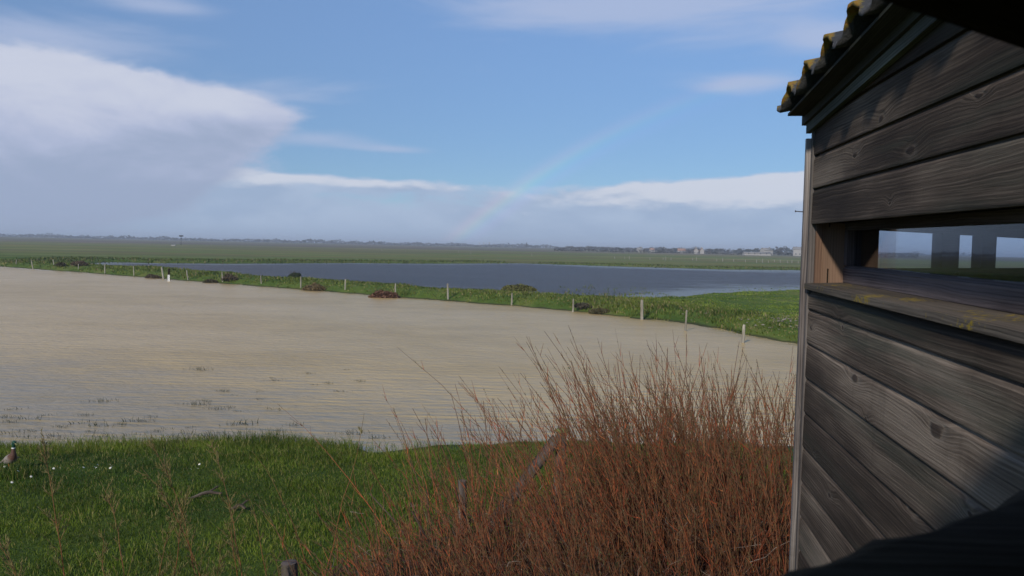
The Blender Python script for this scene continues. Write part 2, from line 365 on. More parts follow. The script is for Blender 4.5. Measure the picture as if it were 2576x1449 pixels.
# ------------------------------------------------------------------ ground and water
PN = [(0, 670), (85, 676), (171, 682), (263, 689), (337, 695), (415, 701), (473, 705.5), (560, 712), (660, 720), (757, 728), (868, 736), (993, 747),
      (1130, 757), (1286, 768), (1440, 781), (1614, 801), (1723, 811), (1780, 818), (1867, 840), (1960, 854), (2028, 867)]
PS = [(0, 1140), (130, 1137), (300, 1129), (500, 1126), (700, 1122), (850, 1133), (925, 1146), (1010, 1141), (1100, 1128), (1230, 1127), (1320, 1119), (1500, 1116), (1650, 1130), (1800, 1118), (1920, 1132), (2030, 1128)]
POND = [(-150, 185), (-95, 132)] + [at(*p) for p in PN] + [(20, 27), (30, 24), (34, 12), (12, 11.5)] + [at(*p) for p in PS[::-1]] + [(-13, 12.2), (-30, 9), (-150, 6)]
LS = [(137, 662), (215, 666), (308, 671), (410, 675.5), (513, 684), (615, 691), (684, 699), (757, 703), (818, 708), (1013, 720), (1130, 730), (1257, 733), (1379, 742), (1521, 752), (1623, 753), (1697, 748), (1721, 742), (1794, 734), (1892, 730), (2028, 726)]
LN = [(2028, 680), (1818, 678), (1540, 670), (1306, 662.5), (1062, 663.5), (880, 662), (581, 663.5), (410, 662.5), (273, 659.5)]
def lag_pt(p):
    a, b = at(*p, 0), at(*p, .5); return (a[0] * .45 + b[0] * .55, a[1] * .45 + b[1] * .55)
LAGOON = [lag_pt(p) for p in LS] + [(60, 88), (120, 100), (130, 170)] + [at(*p) for p in LN]

def sdf(poly, X, Y):
    """signed distance, negative inside"""
    P = np.array(poly); D = np.full(X.shape, 1e9); ins = np.zeros(X.shape, bool)
    for i in range(len(P)):
        a, b = P[i], P[(i + 1) % len(P)]; e = b - a; L = e @ e
        t = np.clip(((X - a[0]) * e[0] + (Y - a[1]) * e[1]) / L, 0, 1)
        D = np.minimum(D, np.hypot(X - a[0] - t * e[0], Y - a[1] - t * e[1]))
        cr = (a[1] > Y) != (b[1] > Y)
        with np.errstate(divide='ignore', invalid='ignore'):
            xi = a[0] + (Y - a[1]) * e[0] / (e[1] if e[1] else 1e-12)
        ins ^= cr & (X < xi)
    return np.where(ins, -D, D)
def height(X, Y):
    dp, dl = sdf(POND, X, Y), sdf(LAGOON, X, Y)
    r = np.hypot(X, Y)
    dp = dp + fbm(X * .9, Y * .9, 3) * np.clip(r * .035, .3, 1.2) * 1.3; dl = dl + fbm(X * .5, Y * .5, 9) * 2.2
    d = np.minimum(dp, dl); near = np.clip((22 - Y) / 6, 0, 1)
    far = np.clip((r - 115) / 60, 0, 1)
    top = .22 * near + (1 - near) * (.52 - .22 * far) - .22 * np.clip((X - 9) / 10, 0, 1) * (1 - near) * (1 - far)
    slope = 1.1 * near + (1 - near) * .9
    hh = np.where(d > 0, .03 + top * (1 - np.exp(-np.maximum(d, 0) / slope)), .03 + np.maximum(d * .14, -.6))
    hh = hh + np.where(d > 0, fbm(X * .7, Y * .7, 21) * .10 + fbm(X * .12, Y * .12, 5) * .25 * np.clip(d / 4, 0, 1), 0)
    hh = hh + np.clip((r - 500) / 900, 0, 1) ** 1.5 * (1.6 + 2.2 * fbm(X * .004, Y * .004, 31) - X * .0006)
    return hh
def hz(x, y): return float(height(np.array([float(x)]), np.array([float(y)]))[0])

M_GROUND = m_ground()
def build_ground():
    ang = np.concatenate([np.arange(-52, 52.01, .26), np.arange(56, 308, 4.)]); ang = np.radians(ang)
    rad = np.concatenate([[.9, 1.6, 2.4, 3.2, 4., 4.8, 5.6, 6.4], 7.0 * (6500 / 7.) ** (np.arange(430) / 429.)])
    A, Rr = np.meshgrid(ang, rad); X, Y = np.sin(A) * Rr, np.cos(A) * Rr; Z = height(X, Y)
    na, nr = len(ang), len(rad)
    V = np.stack([X, Y, Z], -1).reshape(-1, 3); V = np.concatenate([V, [[0, 0, .25]]])
    i = np.arange(nr - 1)[:, None] * na; j = np.arange(na)[None]; k = (j + 1) % na
    f = np.stack([i + j, i + na + j, i + na + k, i + k], -1).reshape(-1, 4)
    mb = MB(); mb.raw(V, f)
    mb.f.append(np.stack([np.full(na, len(V) - 1), np.arange(na), (np.arange(na) + 1) % na], -1))
    tag(mb.build('ground', M_GROUND, smooth=True), kind='structure')
build_ground()
def offset_poly(poly, d):
    P = np.array(poly); ar = np.sum(P[:, 0] * np.roll(P[:, 1], -1) - np.roll(P[:, 0], -1) * P[:, 1]); out = []
    for i in range(len(P)):
        t = P[(i + 1) % len(P)] - P[i - 1]; t /= np.linalg.norm(t); nn = np.array([t[1], -t[0]]) * (1 if ar > 0 else -1)
        out.append(P[i] + nn * d)
    return out
def build_water():
    def sheet(poly, xs, ys, z, name, material, near):
        X, Y = np.meshgrid(xs, ys); d = sdf(poly, X, Y); keep = d < 1.6; idx = np.arange(X.size).reshape(X.shape)
        q = keep[:-1, :-1] & keep[1:, :-1] & keep[:-1, 1:] & keep[1:, 1:]
        f = np.stack([idx[:-1, :-1][q], idx[:-1, 1:][q], idx[1:, 1:][q], idx[1:, :-1][q]], -1); us = np.unique(f); new = np.full(X.size, -1); new[us] = np.arange(len(us))
        mb = MB(); mb.raw(np.stack([X, Y, X * 0 + z], -1).reshape(-1, 3)[us], new[f], np.repeat(np.clip(near(X, Y, d), 0, 1.3).reshape(-1, 1), 3, 1)[us])
        tag(mb.build(name, material), kind='structure')
    # each sheet keeps in Col how near a spot is to the shore, where the water lies calm
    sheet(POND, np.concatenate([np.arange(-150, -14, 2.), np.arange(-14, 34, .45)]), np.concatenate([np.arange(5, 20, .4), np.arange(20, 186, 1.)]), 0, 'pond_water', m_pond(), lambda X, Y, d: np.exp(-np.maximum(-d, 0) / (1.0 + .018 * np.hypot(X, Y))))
    sheet(LAGOON, np.arange(-85, 135, 1.4), np.arange(36, 182, 1.4), .004, 'lagoon_water', m_lagoon(), lambda X, Y, d: np.exp(-np.maximum(-d, 0) / np.where(Y > 95, 5.5, 2.5)) + .7 * np.clip((X - 2) / 20, 0, 1) * np.exp(-np.maximum(-d, 0) / 18.))
build_water()

# ------------------------------------------------------------------ the bird hide
FCP = np.array([1.25, 3.3]); AZB = R(7.397); dB = np.array([sin(AZB), cos(AZB)]); nB = np.array([-dB[1], dB[0]])
FB = Frame(FCP, -dB, nB, H, -.009)                                  # s runs from the far corner towards the eye
dA = np.array([.823, .568]); dA /= np.linalg.norm(dA); nA = np.array([-dA[1], dA[0]])
FA = Frame((.126, .35), dA, nA, H)
dC = np.array([.79, .613]); nC = np.array([-dC[1], dC[0]])
FCf = Frame(FCP, dC, nC, H)
SB = 2.42                                                           # length of the near wing's side wall
def lap(mb, fr, s0, s1, z0, z1, tint=1.0):
    """one shiplap board: proud lower face, cove at its top, tucked under the board above"""
    prof(mb, fr, s0, s1, [(.001, z0 - .008), (.021, z0 - .008), (.0225, z0 - .003), (.0205, z1 - .030), (.015, z1 - .019), (.0075, z1 - .011), (.006, z1 + .004), (.001, z1 + .004)], tint)
def build_hide():
    hide = empty('bird_hide', (1.25, 1.2, .2))
    tag(hide, 'weathered grey timber bird hide with corrugated lichened roof and slot window at right', 'bird hide')
    hide_inv = Matrix.Translation((1.25, 1.2, .2)).inverted()
    def put(o, p=None):
        o.parent = p or hide
        if o.parent == hide: o.matrix_parent_inverse = hide_inv
        return o
    # cladding of the wing on the right
    mb = MB(); zs_up = [.125, .271, .407, .55, .69]; zs_dn = [-.223, -.365, -.509, -.654, -.800, -.945, -1.09, -1.235, -1.38, -1.525]
    for a, b in zip(zs_up[:-1], zs_up[1:]): lap(mb, FB, .012, SB, a, b, .82)
    lap(mb, FB, .012, SB, -.223, -.150, .9)
    for a, b in zip(zs_dn[1:], zs_dn[:-1]): lap(mb, FB, .012, SB, a, b)
    put(mb.build('wall_cladding', W_WALL))
    # solid lining behind the boards, round the slot
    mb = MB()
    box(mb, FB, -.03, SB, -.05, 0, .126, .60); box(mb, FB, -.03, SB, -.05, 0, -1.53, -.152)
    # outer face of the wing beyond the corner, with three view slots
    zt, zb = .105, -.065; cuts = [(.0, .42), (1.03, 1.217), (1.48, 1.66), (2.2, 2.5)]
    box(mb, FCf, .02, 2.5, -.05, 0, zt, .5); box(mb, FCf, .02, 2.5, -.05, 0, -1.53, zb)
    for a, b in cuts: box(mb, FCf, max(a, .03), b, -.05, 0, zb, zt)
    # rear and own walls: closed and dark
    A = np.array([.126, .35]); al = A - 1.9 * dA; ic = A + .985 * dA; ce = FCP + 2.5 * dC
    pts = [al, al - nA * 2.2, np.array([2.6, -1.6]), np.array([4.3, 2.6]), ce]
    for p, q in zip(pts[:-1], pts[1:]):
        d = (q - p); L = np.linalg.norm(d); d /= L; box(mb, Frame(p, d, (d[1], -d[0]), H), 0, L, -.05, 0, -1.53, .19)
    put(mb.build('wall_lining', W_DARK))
    mb = MB(); poly = [al, al - nA * 2.2, np.array([2.6, -1.6]), np.array([4.3, 2.6]), ce, FCP + dB * -.02, ic]
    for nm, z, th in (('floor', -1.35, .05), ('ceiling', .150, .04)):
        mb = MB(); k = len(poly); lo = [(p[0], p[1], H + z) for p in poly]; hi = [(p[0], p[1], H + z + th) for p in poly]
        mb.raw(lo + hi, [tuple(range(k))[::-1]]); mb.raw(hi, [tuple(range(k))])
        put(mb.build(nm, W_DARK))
    # the wall one looks out of: header above, sill below
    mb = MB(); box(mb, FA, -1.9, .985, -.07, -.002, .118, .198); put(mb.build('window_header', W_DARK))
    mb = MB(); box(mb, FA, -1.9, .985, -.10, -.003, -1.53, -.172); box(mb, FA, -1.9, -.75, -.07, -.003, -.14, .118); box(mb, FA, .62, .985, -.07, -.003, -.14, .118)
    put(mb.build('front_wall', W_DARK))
    mb = MB(); vs = []
    N = 60
    for i in range(N + 1):
        u = -.75 + 1.37 * i / N; e = .0016 * sin(u * 31) + .0012 * sin(u * 83 + 1) + .0010 * sin(u * 190)
        for o, z in ((-.17, -.172), (-.17, -.140), (-.012, -.140 + e * .3), (e * .8, -.146 + e), (0, -.172)): vs.append(FA(u, o, z))
    f = [(i * 5 + j, i * 5 + (j + 1) % 5, i * 5 + 5 + (j + 1) % 5, i * 5 + 5 + j) for i in range(N) for j in range(5)]
    mb.raw(vs, f, uv=[(v[0] * 1.2, v[1] + v[2]) for v in vs]); put(tag(mb.build('window_sill', W_DARK, smooth=False), 'dark rough sill of the window one looks out of'))
    # corner trim
    mb = MB(); box(mb, FB, -.040, -.016, -.07, .046, -1.55, .47, 1.0); put(tag(mb.build('corner_trim', W_POST), 'pale weathered vertical trim at the far corner'))
    mb = MB(); box(mb, FB, -.015, .012, -.02, .028, -1.55, .50, .85); put(mb.build('corner_trim', W_POST))
    mb = MB(); tubes(mb, np.array([[FB(-.028, .045, .168), FB(-.028, .078, .170)]]), np.array([[.0022, .0022]]), 6, (.3, .3, .3))
    tubes(mb, np.array([[FB(-.028, .076, .170), FB(-.028, .079, .170)]]), np.array([[.0045, .0045]]), 6, (.3, .3, .3)); put(mb.build('nail', m_plain('rusty_steel', (.05, .04, .04))))
    # roof trim, rising towards the near end
    RS = .074
    mb = MB(); fr = Frame(FCP, -dB, nB, H + .497, RS - .009)
    box(mb, fr, -.045, SB, .024, .044, .0, .038, 1.1); put(tag(mb.build('edge_lath', W_BARGE), 'pale green lath under the barge board'))
    mb = MB(); box(mb, fr, -.075, SB, .030, .056, .039, .150, .75); put(mb.build('barge_board', W_BARGE))
    mb = MB(); box(mb, fr, -.035, SB, .057, .122, .070, .080, .45); put(mb.build('shadow_slat', W_BARGE))  # slat added to straighten the eave's wavy shadow, tinted dark like the shade there
    # slot window of that wing
    win = empty('slot_window', FB(1.2, 0, 0)); win.parent = hide; win.matrix_parent_inverse = hide_inv
    tag(win, 'long narrow glazed slot showing the far openings'); wi = Matrix.Translation(FB(1.2, 0, 0)).inverted()
    def putw(o): o.parent = win; o.matrix_parent_inverse = wi @ Matrix.Identity(4); return o
    mb = MB(); box(mb, FB, .010, .018, -.168, -.022, -.135, .122); box(mb, FB, .013, .026, -.020, .004, -.135, .122, 1.1); putw(tag(mb.build('jamb', W_BROWN), 'brown plywood jamb'))
    mb = MB(); prof(mb, FB, .012, SB, [(.040, -.150), (.040, -.127), (-.168, -.118), (-.168, -.150)]); putw(tag(mb.build('sill', W_SILL), 'outer sill with yellow lichen'))
    mb = MB(); prof(mb, FB, .019, SB, [(-.110, -.119), (-.110, -.062), (-.124, -.050), (-.165, -.050), (-.165, -.119)]); box(mb, FB, .019, .060, -.165, -.110, -.049, .092); box(mb, FB, .019, SB, -.165, -.110, .093, .124)
    putw(mb.build('frame', W_FRAME))
    gm, n, b = mat('window_glass'); nt = n.nt
    tr = n.new('ShaderNodeBsdfTransparent'); tr.inputs[0].default_value = (.74, .79, .85, 1); gl = n.new('ShaderNodeBsdfGlossy'); gl.inputs['Roughness'].default_value = .02
    lw = n.new('ShaderNodeLayerWeight'); lw.inputs[0].default_value = .5; sch = n.add(.03, n.mul(n.m('POWER', lw.outputs['Facing'], 5.0), .9)); mx = n.new('ShaderNodeMixShader')
    nt.links.new(sch, mx.inputs[0]); nt.links.new(tr.outputs[0], mx.inputs[1]); nt.links.new(gl.outputs[0], mx.inputs[2]); nt.links.new(mx.outputs[0], nt.nodes['Material Output'].inputs[0])
    mb = MB(); box(mb, FB, .06, SB, -.142, -.138, -.05, .093); putw(mb.build('glass_pane', gm))
    # corrugated roof sheet
    rm, n, b = mat('lichened_cement_sheet'); P = pos(n); e = n.sep(colattr(n))
    k1 = n.noise(P, 9, 6, .65); k2 = n.noise(P, 62, 6, .7); k3 = n.noise(P, 5, 3, .5)
    c = n.ramp(n.add(n.mul(k1, .6), n.mul(k2, .4)), [(.3, (.028, .028, .03)), (.55, (.06, .06, .062)), (.75, (.13, .13, .13))])
    edge = e[0]; crest = e[1]
    c = n.mix(n.ss(n.add(n.add(n.mul(edge, .5), n.mul(crest, .22)), n.add(n.mul(k1, .55), n.mul(k2, .35))), .86, .97), c, n.mix(n.ss(k2, .4, .65), (.30, .15, .02), (.20, .17, .03)))
    c = n.mix(n.ss(n.add(n.mul(edge, .4), n.add(n.mul(k3, .7), n.mul(k2, .4))), 1.04, 1.09), c, (.5, .52, .54))
    n.put(b.inputs['Base Color'], c); b.inputs['Roughness'].default_value = .95; n.put(b.inputs['Normal'], n.bump(n.add(k1, k2), .7, .02))
    mb = MB(); ns, no = 240, 16; s = np.linspace(-.075, 2.40, ns + 1); q = np.linspace(.0, 1.0, no + 1)
    S, Q = np.meshgrid(s, q, indexing='ij'); wob = .004 * np.sin(S * 47) + .003 * np.sin(S * 117 + 2)
    O = .158 + wob - Q ** 1.4 * 1.7; wave = np.cos((S - .13) * 2 * pi / .283)
    Z0 = .625 + RS * 1.02 * S + .20 * (.158 - O) + .037 * wave
    top = np.stack(FB(S, O, Z0), -1); bot = np.stack(FB(S, O + .002, Z0 - .013), -1)
    V = np.concatenate([top.reshape(-1, 3), bot.reshape(-1, 3)]); n0 = top.shape[0] * top.shape[1]
    id_ = np.arange(n0).reshape(ns + 1, no + 1)
    ft = np.stack([id_[:-1, :-1], id_[1:, :-1], id_[1:, 1:], id_[:-1, 1:]], -1).reshape(-1, 4); fb = ft[:, ::-1] + n0
    e1 = np.stack([id_[:-1, 0], id_[:-1, 0] + n0, id_[1:, 0] + n0, id_[1:, 0]], -1); e2 = np.stack([id_[0, :-1], id_[0, 1:], id_[0, 1:] + n0, id_[0, :-1] + n0], -1)
    cc = np.stack([np.exp(-np.minimum(.158 - O, S + .075) / .05), wave, wave * 0], -1).reshape(-1, 3)
    mb.raw(V, np.concatenate([ft, fb, e1, e2]), np.concatenate([cc, cc]))
    put(tag(mb.build('roof_sheet', rm, smooth=False), 'corrugated sheet with orange lichen on its wavy edge'))
    # plain roof over the rest
    mb = MB(); c0 = np.array([1.7, .8]); kk = [al + nA * .12, ic + nA * .02, FCP + np.array([.3, -.05]), ce + nC * .1, np.array([4.5, 2.5]), np.array([2.7, -1.8]), al - nA * 2.35]
    zz = [.205, .205, .60, .60, .22, .205, .205]; vs = [(p[0], p[1], H + z) for p, z in zip(kk, zz)] + [(c0[0], c0[1], H + .62)]; k = len(kk); mb.raw(vs, [(i, (i + 1) % k, k) for i in range(k)])
    put(mb.build('roof_panel', rm))
    # stilts
    for p in (FCP + np.array([.12, -.05]), ic + np.array([.15, -.1]), al + np.array([.1, -.3]), ce + np.array([-.1, -.15]), np.array([2.5, -1.4])):
        mb = MB(); z0 = hz(*p) - .15 - H; box(mb, Frame(p, (1, 0), (0, 1), H), -.07, .07, -.07, .07, z0, -1.34); put(mb.build('stilt', W_WALL))
build_hide()

# ------------------------------------------------------------------ stakes along the dyke, gauge, near fence
def stake(mb, p, h, r, lean=(0, 0), sides=7, pointed=False, bury=.35):
    K = 7; t = np.linspace(0, 1, K); P = np.zeros((1, K, 3))
    P[0, :, 0] = p[0] + lean[0] * (t * (h + bury) - bury) + np.array([random.uniform(-.006, .006) for _ in t])
    P[0, :, 1] = p[1] + lean[1] * (t * (h + bury) - bury); P[0, :, 2] = p[2] + t * (h + bury) - bury
    rr = r * (1.08 - .16 * t) * np.array([random.uniform(.93, 1.07) for _ in t]); rr[-1] = r * (.5 if pointed else .86)
    tubes(mb, P, rr[None], sides)
    vs = mb.v[-1][-sides:]; top = vs.mean(0) + np.array([random.uniform(-.01, .01), 0, .012]); f = [(i, (i + 1) % sides, sides) for i in range(sides)]
    mb.raw(np.concatenate([vs, top[None]]), f)
    mb.uv[-2] = mb.uv[-2] * 1.0
ST = [(39.6, 671.3, 653, .10), (83, 676.5, 655, -.22), (137, 675.5, 653.5, -.12), (197, 682, 664, .05), (264, 689, 664.5, -.02), (337, 694.6, 669.6, -.02), (411, 700.6, 672, -.14), (473, 705.5, 680, -.14),
      (560, 711.7, 685, -.05), (658, 719, 693.6, -.08), (757, 727, 695.3, 0), (868, 735, 702.1, .02), (994.5, 745.5, 712.9, 0), (1127.3, 755.4, 713.3, -.04), (1287.4, 767.6, 737.3, 0),
      (1441.7, 783.7, 751.9, 0), (1614.6, 803.2, 754.4, -.03), (1724, 831, 779.8, .03), (1868.6, 860.9, 816.4, .03)]
ORD = 'first second third fourth fifth sixth seventh eighth ninth tenth eleventh twelfth thirteenth fourteenth fifteenth sixteenth seventeenth eighteenth nineteenth twentieth twenty-first twenty-second twenty-third'.split()
LOOK = {0: 'farthest tiny pale stake', 1: 'strongly tilted pale stake', 6: 'thick leaning stake beside the depth gauge', 7: 'leaning stake just after the white depth gauge', 10: 'upright stake beside the dark dyke bush', 12: 'stake right of the brown bramble',
        13: 'tall sturdy stake after the bramble', 16: 'thickest stake, in water near the meadow', 17: 'thin pale stake standing clear in the pond', 18: 'short stake in the pond nearest the bird hide'}
for i, (x, yb, yt, ln) in enumerate(ST):
    p = at(x, yb, .02); hh = (yb - yt) / (yb - (594 + .02 * x)) * (H - .02)
    r = {16: .085, 13: .07, 6: .085, 17: .05, 18: .062}.get(i, .055) * random.uniform(.92, 1.08)
    mb = MB(); stake(mb, (0, 0, 0), hh, r, (ln, random.uniform(-.05, .05)))
    o = mb.build('fence_stake', W_STAKE, loc=(p[0], p[1], .02))
    tag(o, LOOK.get(i, 'slim pale wooden stake') + f' along the dyke, {ORD[i]} from the left', 'stake', 'weathered stakes along the dyke')

def gauge():
    p = at(424, 707.5, 0); g = empty('water_gauge', (p[0], p[1], 0)); tag(g, 'white depth gauge board with black marks standing in the muddy pond', 'gauge')
    fr = Frame((0, 0), (1, 0), (0, 1), 0); mb = MB(); box(mb, fr, -.075, .075, .03, .12, -.5, 1.13); mb.build('post', W_DARK, g)
    mb = MB(); box(mb, fr, -.10, .10, 0, .028, -.3, .56); bd = mb.build('scale_board', m_plain('white_enamel', (.78, .78, .76), .4, .06), g)
    bp = m_plain('black_paint', (.02, .02, .022), .5)
    for k in range(6):
        z = .04 + .09 * k; mb = MB(); box(mb, fr, -.098, -.02 if k % 2 else .01, -.004, -.001, z, z + .036); mb.build('black_mark', bp, bd)
        if k % 2: mb = MB(); box(mb, fr, .02, .07, -.004, -.001, z - .03, z + .02); mb.build('black_mark', bp, bd)
gauge()

def near_posts():
    p = atd(1157, 1436, 9.0); mb = MB(); stake(mb, (0, 0, 0), 1.0, .062, (.02, 0), 9); q = (p.x, p.y, hz(p.x, p.y)); top = H - (1216 - 617) / F * 9
    mb = MB(); stake(mb, (0, 0, 0), top - q[2], .058, (.02, 0), 10)
    tag(mb.build('fence_post', W_OLDPOST, loc=q), 'upright cracked grey post among thin red shoots', 'post', 'old fence posts in the scrub')
    D = 6.3; p = atd(735, 1415, D); mb = MB(); gz = hz(p.x, D); stake(mb, (0, 0, 0), p.z - gz, .075, (-.03, 0), 10)
    tag(mb.build('fence_post', W_OLDPOST, loc=(p.x, D, gz)), 'grey post whose flat top just enters the bottom edge', 'post', 'old fence posts in the scrub')
    D = 8.6; t = atd(1404, 1085, D); gz = hz(t.x, D); root = empty('strutted_post', (t.x, D, gz)); tag(root, 'old corner post with mossy cap and pale leaning strut in the red scrub', 'post', 'old fence posts in the scrub')
    mb = MB(); stake(mb, (0, 0, 0), t.z - gz, .065, (.03, 0), 10); o = mb.build('post', W_OLDPOST, root)
    b = atd(1300, 1235, D - .1); mb = MB(); a = np.array([-.02, -.09, t.z - gz - .06]); c = np.array([b.x - t.x, -.1, b.z - gz]); c2 = a + (c - a) * (a[2] + .1) / (a[2] - c[2])
    K = 7; tt = np.linspace(0, 1, K)[:, None]; tubes(mb, (a + (c2 - a) * tt)[None], np.full((1, K), .062) * (1 + .05 * RNG.random((1, K))), 9); mb.build('strut', W_OLDPOST, root)
    mb = MB(); V = []; 
    for k, (r, z) in enumerate(((.075, 0), (.088, .012), (.07, .034), (.02, .044))):
        for j in range(12): a = j * pi / 6; q = r * random.uniform(.85, 1.15); V.append((q * cos(a) + .05, q * sin(a), t.z - gz + z - .005))
    mb.raw(V, [(k * 12 + j, k * 12 + (j + 1) % 12, k * 12 + 12 + (j + 1) % 12, k * 12 + 12 + j) for k in range(3) for j in range(12)]); mb.raw(V[-12:], [tuple(range(12))])
    mb.build('moss_cap', m_plain('moss', (.13, .14, .05), 1, .5, 60), root, smooth=True)
near_posts()

# ------------------------------------------------------------------ mallard
def duck():
    D = 11.7; p = atd(33, 1156, D); gz = hz(p.x, D)
    top = atd(40.6, 1106.5, D); k = (top.z - gz - .03) / .505; k = min(k, 1.2)
    root = empty('duck', (top.x - .105 * k, D, top.z - .505 * k), R(-32)); root.scale = (k, k, k)
    tag(root, 'mallard drake with green head and white collar at the grassy water edge', 'duck')
    rings = [(-.27, .055, .012, .005, (.4, .38, .34)), (-.22, .075, .035, .018, (.42, .40, .36)), (-.165, .095, .055, .04, (.10, .09, .085)), (-.11, .115, .08, .065, (.22, .20, .175)), (-.03, .145, .094, .085, (.26, .23, .195)), (.045, .18, .09, .09, (.23, .195, .165)),
             (.085, .215, .07, .075, (.10, .045, .028)), (.10, .255, .046, .05, (.09, .042, .027)), (.103, .300, .032, .034, (.09, .045, .03)), (.103, .318, .030, .031, (.09, .045, .03)), (.103, .320, .030, .031, (.7, .69, .67)), (.103, .333, .028, .029, (.66, .66, .64)), (.103, .335, .028, .029, (.010, .045, .028)),
             (.105, .375, .026, .027, (.012, .06, .035)), (.112, .41, .031, .031, (.014, .075, .042)), (.130, .425, .036, .031, (.014, .07, .042)), (.153, .422, .03, .027, (.012, .055, .035)), (.170, .414, .018, .018, (.012, .05, .03)), (.178, .411, .006, .008, (.02, .05, .03))]
    rings = [(r[0], r[1] + .05 * min(max((r[1] - .23) / .1, 0), 1), *r[2:]) for r in rings]
    C = np.array([(r[0], 0, r[1]) for r in rings]); T = np.gradient(C, axis=0); T /= np.linalg.norm(T, axis=1)[:, None]; ns = 14; V, cl = [], []
    for c, t, r in zip(C, T, rings):
        b = np.array([0, 1., 0]); u = np.cross(t, b)
        for j in range(ns):
            a = 2 * pi * j / ns; V.append(c + b * cos(a) * r[2] - u * sin(a) * r[3]); cl.append(r[4])
    n = len(rings); f = [(i * ns + j, i * ns + (j + 1) % ns, (i + 1) * ns + (j + 1) % ns, (i + 1) * ns + j) for i in range(n - 1) for j in range(ns)]
    mb = MB(); mb.raw(V, f, np.array(cl)); mb.raw(V[:ns], [tuple(range(ns))[::-1]], cl[0]); o = mb.build('body', M_FEATHER, root, smooth=True)
    for s in (-1, 1):                       # folded wings
        V = []; W = [(.05, .20, .02), (.0, .205, .055), (-.08, .17, .06), (-.16, .12, .04), (-.235, .085, .008)]
        for x, z, w in W:
            for q in (-1, 0, 1): V.append((x, s * (.055 + .045 * (1 - abs(q)) * (1 if x > -.2 else .3) + (-.02 if q > 0 else 0.012)), z - .03 + q * w * .7))
        f = [(i * 3 + j, i * 3 + j + 1, i * 3 + 4 + j, i * 3 + 3 + j) for i in range(4) for j in range(2)]; mb = MB(); mb.raw(V, f, (.23, .195, .165)); w = mb.build('wing', M_FEATHER, root, smooth=True)
        md = w.modifiers.new('thick', 'SOLIDIFY'); md.thickness = .008
    V = []
    for x, z, w, h in ((.170, .462, .013, .013), (.195, .454, .011, .007), (.218, .450, .0125, .004), (.232, .449, .008, .002)):
        for j in range(8): a = j * pi / 4; V.append((x, w * cos(a), z + h * sin(a)))
    mb = MB(); mb.raw(V, [(i * 8 + j, i * 8 + (j + 1) % 8, i * 8 + 8 + (j + 1) % 8, i * 8 + 8 + j) for i in range(3) for j in range(8)], (.22, .21, .09)); mb.raw(V[-8:], [tuple(range(8))], (.22, .21, .09)); mb.build('bill', M_FEATHER, root, smooth=True)
    for s in (-1, 1):
        mb = MB(); tubes(mb, np.array([[(.0, s * .035, .09), (.012, s * .036, .03), (.0, s * .036, -.06)]]), np.array([[.012, .008, .007]]), 6, (.5, .16, .03))
        mb.raw([(-.01, s * .036 - .01, -.06), (.05, s * .036 - .03, -.062), (.06, s * .036, -.062), (.05, s * .036 + .03, -.062), (-.01, s * .036 + .01, -.06)], [(0, 1, 2, 3, 4)], (.5, .16, .03)); mb.build('leg', M_FEATHER, root)
        mb = MB(); V = [(.143 + .006 * sin(a) * cos(b), s * (.031 + .004 * cos(a)), .480 + .006 * sin(a) * sin(b)) for a in (.3, .9, 1.5) for b in np.arange(8) * pi / 4]
        mb.raw(V, [(i * 8 + j, i * 8 + (j + 1) % 8, i * 8 + 8 + (j + 1) % 8, i * 8 + 8 + j) for i in range(2) for j in range(8)], (.005, .005, .005)); mb.raw(V[:8], [tuple(range(8))], (.005,) * 3); mb.build('eye', M_FEATHER, root, smooth=True)
duck()

# ------------------------------------------------------------------ grass
def blades(mb, X, Y, Z, hgt, wid, col, lean=.35, wind=(-.15, .0)):
    """curved three-point blades"""
    N = len(X); a = RNG.random(N) * 2 * pi; ca, sa = np.cos(a), np.sin(a)
    lx = RNG.normal(0, lean, N) + wind[0]; ly = RNG.normal(0, lean, N) + wind[1]
    b = np.stack([X, Y, Z], -1); w = np.stack([ca * wid, sa * wid, 0 * wid], -1) * .5
    md = b + np.stack([lx * hgt * .3, ly * hgt * .3, hgt * .6], -1); tp = b + np.stack([lx * hgt, ly * hgt, hgt * (1 - .25 * np.minimum(lx * lx + ly * ly, 1))], -1)
    V = np.stack([b - w, b + w, md + w * .75, md - w * .75, tp], 1).reshape(-1, 3); i = np.arange(N) * 5
    C = np.repeat(col, 5, 0)
    mb.raw(V, np.stack([i, i + 1, i + 2, i + 3], -1), C); mb.f.append(np.stack([i + 3, i + 2, i + 4], -1) + mb.n - len(V))
def lerp(a, b, t): return np.asarray(a) * (1 - t[:, None]) + np.asarray(b) * t[:, None]
def grass_col(X, Y, s, g1, g2, dry, pd):
    t = np.clip(.5 + 2.2 * fbm(X * .45, Y * .8, s) + RNG.normal(0, .22, len(X)), 0, 1); c = lerp(g1, g2, t)
    d = np.clip((RNG.random(len(X)) < pd * (1 + 3.0 * fbm(X * .3, Y * .5, s + 40))) * RNG.uniform(.5, 1, len(X)), 0, 1)
    return lerp(np.zeros(3), dry, d) * 1 + c * (1 - d[:, None])
